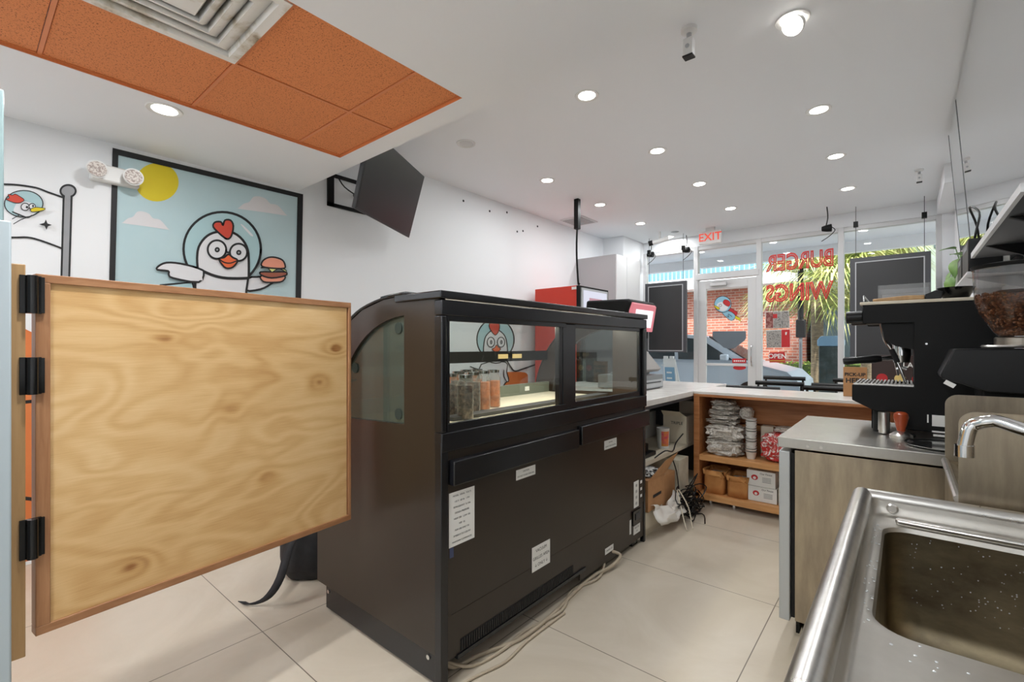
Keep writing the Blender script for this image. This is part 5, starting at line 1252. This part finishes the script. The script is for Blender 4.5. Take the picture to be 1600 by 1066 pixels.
t = thing('picket_fence', 'pale metal picket fence across the street behind the palm', 'fence', (2.5, 16, 0))
for x in [-.6+i*.22 for i in range(22)]: B().box(x, x+.05, 16, 16.04, -.02, 1.7).build('picket', 'alu', t)
for z in (.3, 1.55): B().box(-.6, 4.1, 16.04, 16.07, z, z+.06).build('rail', 'alu', t)
# hedge
M['hedge'] = noisy('hedge_leaves', [(.35, '#5f7a2a'), (.6, '#a9c04e')], 12, .7)
t = thing('clipped_hedge', 'bright yellow-green clipped hedge in front of the brick wall', 'hedge', (-1.6, 15.9, 0))
rr = random.Random(8); s = B()
for i in range(1600):
    c_ = Vector((rr.uniform(-2.9, -.9), rr.uniform(15.55, 16.1), rr.uniform(0, .85))); d_ = Vector((rr.gauss(0, 1), rr.gauss(0, 1)-.4, rr.gauss(0, 1)+.3)).normalized(); q = d_.orthogonal().normalized()*.028
    s.add([c_-q, c_+d_*.045, c_+q, c_-d_*.045], [(0, 1, 2, 3)])
s.build('foliage', 'hedge', t, smooth=0)['kind'] = 'stuff'; B().box(-2.85, -.95, 15.6, 16.05, -.02, .78).build('branch_core', mat('hedge_core', '#3d4f20', .9), t)
# palms
M['frond'] = noisy('palm_frond', [(.3, '#51693a'), (.45, '#8c9c4e'), (.58, '#c0bd78'), (.75, '#e2dcb8')], 4, .5)
M['trunk'] = noisy('palm_trunk', [(.3, '#5d5142'), (.7, '#9a8a6e')], 9, .9, stretch=(1, 1, 4))
def palm(x, y, zc, R_, n_, seed, label):
    t = thing('palm_tree', label, 'palm tree', (x, y, 0)); rr = random.Random(seed)
    B().tube([(x, y, -.05), (x+.03, y, zc*.5), (x, y, zc)], .13, n=14).build('trunk', 'trunk', t)
    s = B()
    for i in range(n_):
        az = rr.uniform(0, 2*PI); el = rr.uniform(-.9, 1.2); L_ = R_*rr.uniform(.45, .62)
        d_ = Vector((math.cos(az)*math.cos(el), math.sin(az)*math.cos(el), math.sin(el)))
        base = Vector((x, y, zc)); hub = base+d_*L_
        s.tube([tuple(base), tuple(base+d_*L_*.5+Vector((0, 0, .03))), tuple(hub)], .008, n=4)
        side = d_.cross(Vector((0, 0, 1))); side = side.normalized() if side.length > .1 else Vector((1, 0, 0)); up = side.cross(d_)
        for k in range(26):
            a = (k/25-.5)*3.9; e = (d_*math.cos(a)+side*math.sin(a)+up*.12).normalized(); l_ = R_*.62*(1-.25*abs(a)/2)
            w_ = e.cross(up).normalized()*.016
            m_ = hub+e*l_*.55; tip = hub+e*l_+Vector((0, 0, -l_*rr.uniform(.15, .55)))
            s.add([hub-w_*.4, hub+w_*.4, m_+w_, m_-w_, tip], [(0, 1, 2, 3), (3, 2, 4)])
    s.build('fronds', 'frond', t, smooth=0)['kind'] = 'stuff'
palm(onY(1275, 541, 13.6)[0], 13.6, 2.95, 1.75, 80, 1, 'sunlit fan palm seen through the window with red lettering')
palm(onY(1352, 541, 14.9)[0], 15.2, 4.0, 1.5, 50, 2, 'yellow-green fan palm seen past the top of right hanging screen')
palm(2.6, 13.2, 3.2, 1.2, 30, 3, 'fan palm farther right, seen mostly in the mirrors')
# lamp post and kiosk
t = thing('street_post', 'thin street post with dark upper casing in front of the brick wall', 'post', (-1.7, 12.7, 0))
q = onY(1251, 541, 12.7)
B().cyl((q[0], 12.7, -.06), (q[0], 12.7, 1.9), .035).build('pole', 'grey', t); B().cyl((q[0], 12.7, 1.9), (q[0], 12.7, 3.35), .06).build('upper_casing', 'black', t)
B().box(q[0]-.09, q[0]+.10, 12.62, 12.8, 1.50, 1.92).build('meter_box', 'black', t, bevel=.02)
t = thing('street_bin', 'tall dark street bin with pale blue rounded lid outside the window', 'bin', (-.83, 9.4, 0))
a_, b_ = onY(1279, 541, 9.4)[0], onY(1309, 541, 9.4)[0]
B().box(a_, b_+.05, 9.4, 9.75, 0, 1.30).build('bin_body', noisy('dark_green_paint', [(.4, '#2c3b3c'), (.6, '#405052')], 5, .5), t, bevel=.02)
B().prism([(a_-.02, 9.38, 1.30), (b_+.07, 9.38, 1.30), (b_+.07, 9.38, 1.40), (b_+.03, 9.38, 1.47), (a_+.03, 9.38, 1.47), (a_-.02, 9.38, 1.40)], (0, .40, 0)).build('lid', mat('pale_blue', '#7fa9c9', .4), t, bevel=.02)
# a-frame sign
t = thing('sandwich_board', 'white a-frame sandwich board with blue writing panel on the sidewalk', 'sign', (-4.1, 9.2, 0))
xa, xb = onY(1036, 541, 9.2)[0], onY(1064, 541, 9.2)[0]
for yy, dy in ((9.2, -.18), (9.2, .18)):
    s = B(); s.prism([(xa, yy, 1.05), (xb-.12, yy, 1.05), (xb+.02, yy+dy, 0), (xa+.14, yy+dy, 0)], (0, .025, 0)); s.build('board', 'white', t)
s = B(); s.prism([(xa+.05, 9.2-.035, .88), (xb-.12, 9.2-.035, .88), (xb-.03, 9.2-.15, .2), (xa+.14, 9.2-.15, .2)], (0, -.008, 0)); s.build('writing_panel', mat('panel_blue', '#7ea6c2', .6), t)
for i in range(5): B().box(xa+.10+i*.012, xb-.16+i*.014, 9.2-.068-i*.02, 9.2-.062-i*.02, .76-i*.11, .79-i*.11).build('chalk_line', 'paper', t)
for x in (xa+.02, xb-.22): B().box(x, x+.08, 9.17, 9.22, 1.05, 1.10).build('handle', 'white', t)
# parked car
M['carp'] = mat('pale_blue_car_paint', '#c3d1de', .3, .0, .5); M['carw'] = mat('car_glass', '#27353a', .06); M['tyre'] = mat('tyre', '#1c1c1e', .8)
t = thing('parked_car', 'pale blue parked car outside the storefront windows', 'car', (-3.9, 11.3, -.06))
base = [(-6.25, .25), (-6.3, .75), (-6.15, 1.0), (-5.5, 1.05), (-2.75, 1.05), (-2.3, 1.0), (-1.75, .86), (-1.55, .66), (-1.5, .3)]
n_ = []
def section(P_, y0, y1, zin=0): return [(x, y0, z-.06) for x, z in P_]
rows = []
for y, f_, dz in ((10.42, .97, .05), (10.33, 1, 0), (10.30, 1, -.0), (12.05, 1, 0), (12.02, 1, 0), (11.93, .97, .05)):
    rows.append([((x+3.9)*f_-3.9, y, z-.06-(dz if z > .6 else -dz)) for x, z in base])
s = B(); rows = [rows[0], rows[1], rows[2], rows[3], rows[5]]; s.sheet(rows)
for rw in (rows[0], rows[-1]): s.add(rw, [tuple(range(len(rw)))])
s.add([rows[i][0] for i in range(5)]+[rows[i][-1] for i in range(5)], [(0, 1, 6, 5), (1, 2, 7, 6), (2, 3, 8, 7), (3, 4, 9, 8)])
s.build('body', 'carp', t, smooth=30)
rf = [(-6.0, 1.0), (-5.55, 1.45), (-5.0, 1.60), (-4.0, 1.64), (-3.35, 1.58), (-2.45, 1.03)]
s = B(); s.sheet([[(x, 10.42+.28*(z-1.0), z-.06) for x, z in rf], [(x, 11.93-.28*(z-1.0), z-.06) for x, z in rf]])
for y_, sg_ in ((10.42, 1), (11.93, -1)): s.add([(x, y_+sg_*.28*(z-1.0), z-.06) for x, z in rf], [tuple(range(6))])
s.build('cabin', 'carp', t, smooth=30)
def cw(P_, nm): B().prism([(x, 10.405+.28*(z-1.0), z-.06) for x, z in P_], (0, .01, 0)).build(nm, 'carw', t)
cw([(-5.65, 1.07), (-5.35, 1.44), (-4.95, 1.54), (-4.75, 1.54), (-4.75, 1.07)], 'rear_window'); cw([(-4.68, 1.07), (-4.68, 1.55), (-4.05, 1.57), (-3.98, 1.07)], 'side_window'); cw([(-3.90, 1.07), (-3.97, 1.57), (-3.45, 1.51), (-2.75, 1.07)], 'front_window')
B().prism([(-3.30, 10.62, 1.50), (-2.50, 10.48, 1.0), (-2.50, 11.87, 1.0), (-3.30, 11.73, 1.50)], (.012, 0, .02)).build('windshield', 'carw', t)
B().box(-2.95, -2.80, 10.18, 10.33, 1.0, 1.13).build('wing_mirror', 'carp', t, bevel=.03)
for x in (-5.35, -2.35):
    B().cyl((x, 10.30, .27), (x, 10.50, .27), .33, n=28).build('wheel', 'tyre', t); B().cyl((x, 10.285, .27), (x, 10.30, .27), .20, n=20).build('hubcap', 'lgrey', t)
for x in (-4.1, -5.1): B().box(x-.12, x+.06, 10.285, 10.30, .86, .885).build('door_handle', 'chrome', t)
s = B()
for x in (-3.98, -4.72): s.box(x-.004, x+.004, 10.297, 10.302, .25, .98)
s.build('door_seam', 'dgrey', t)
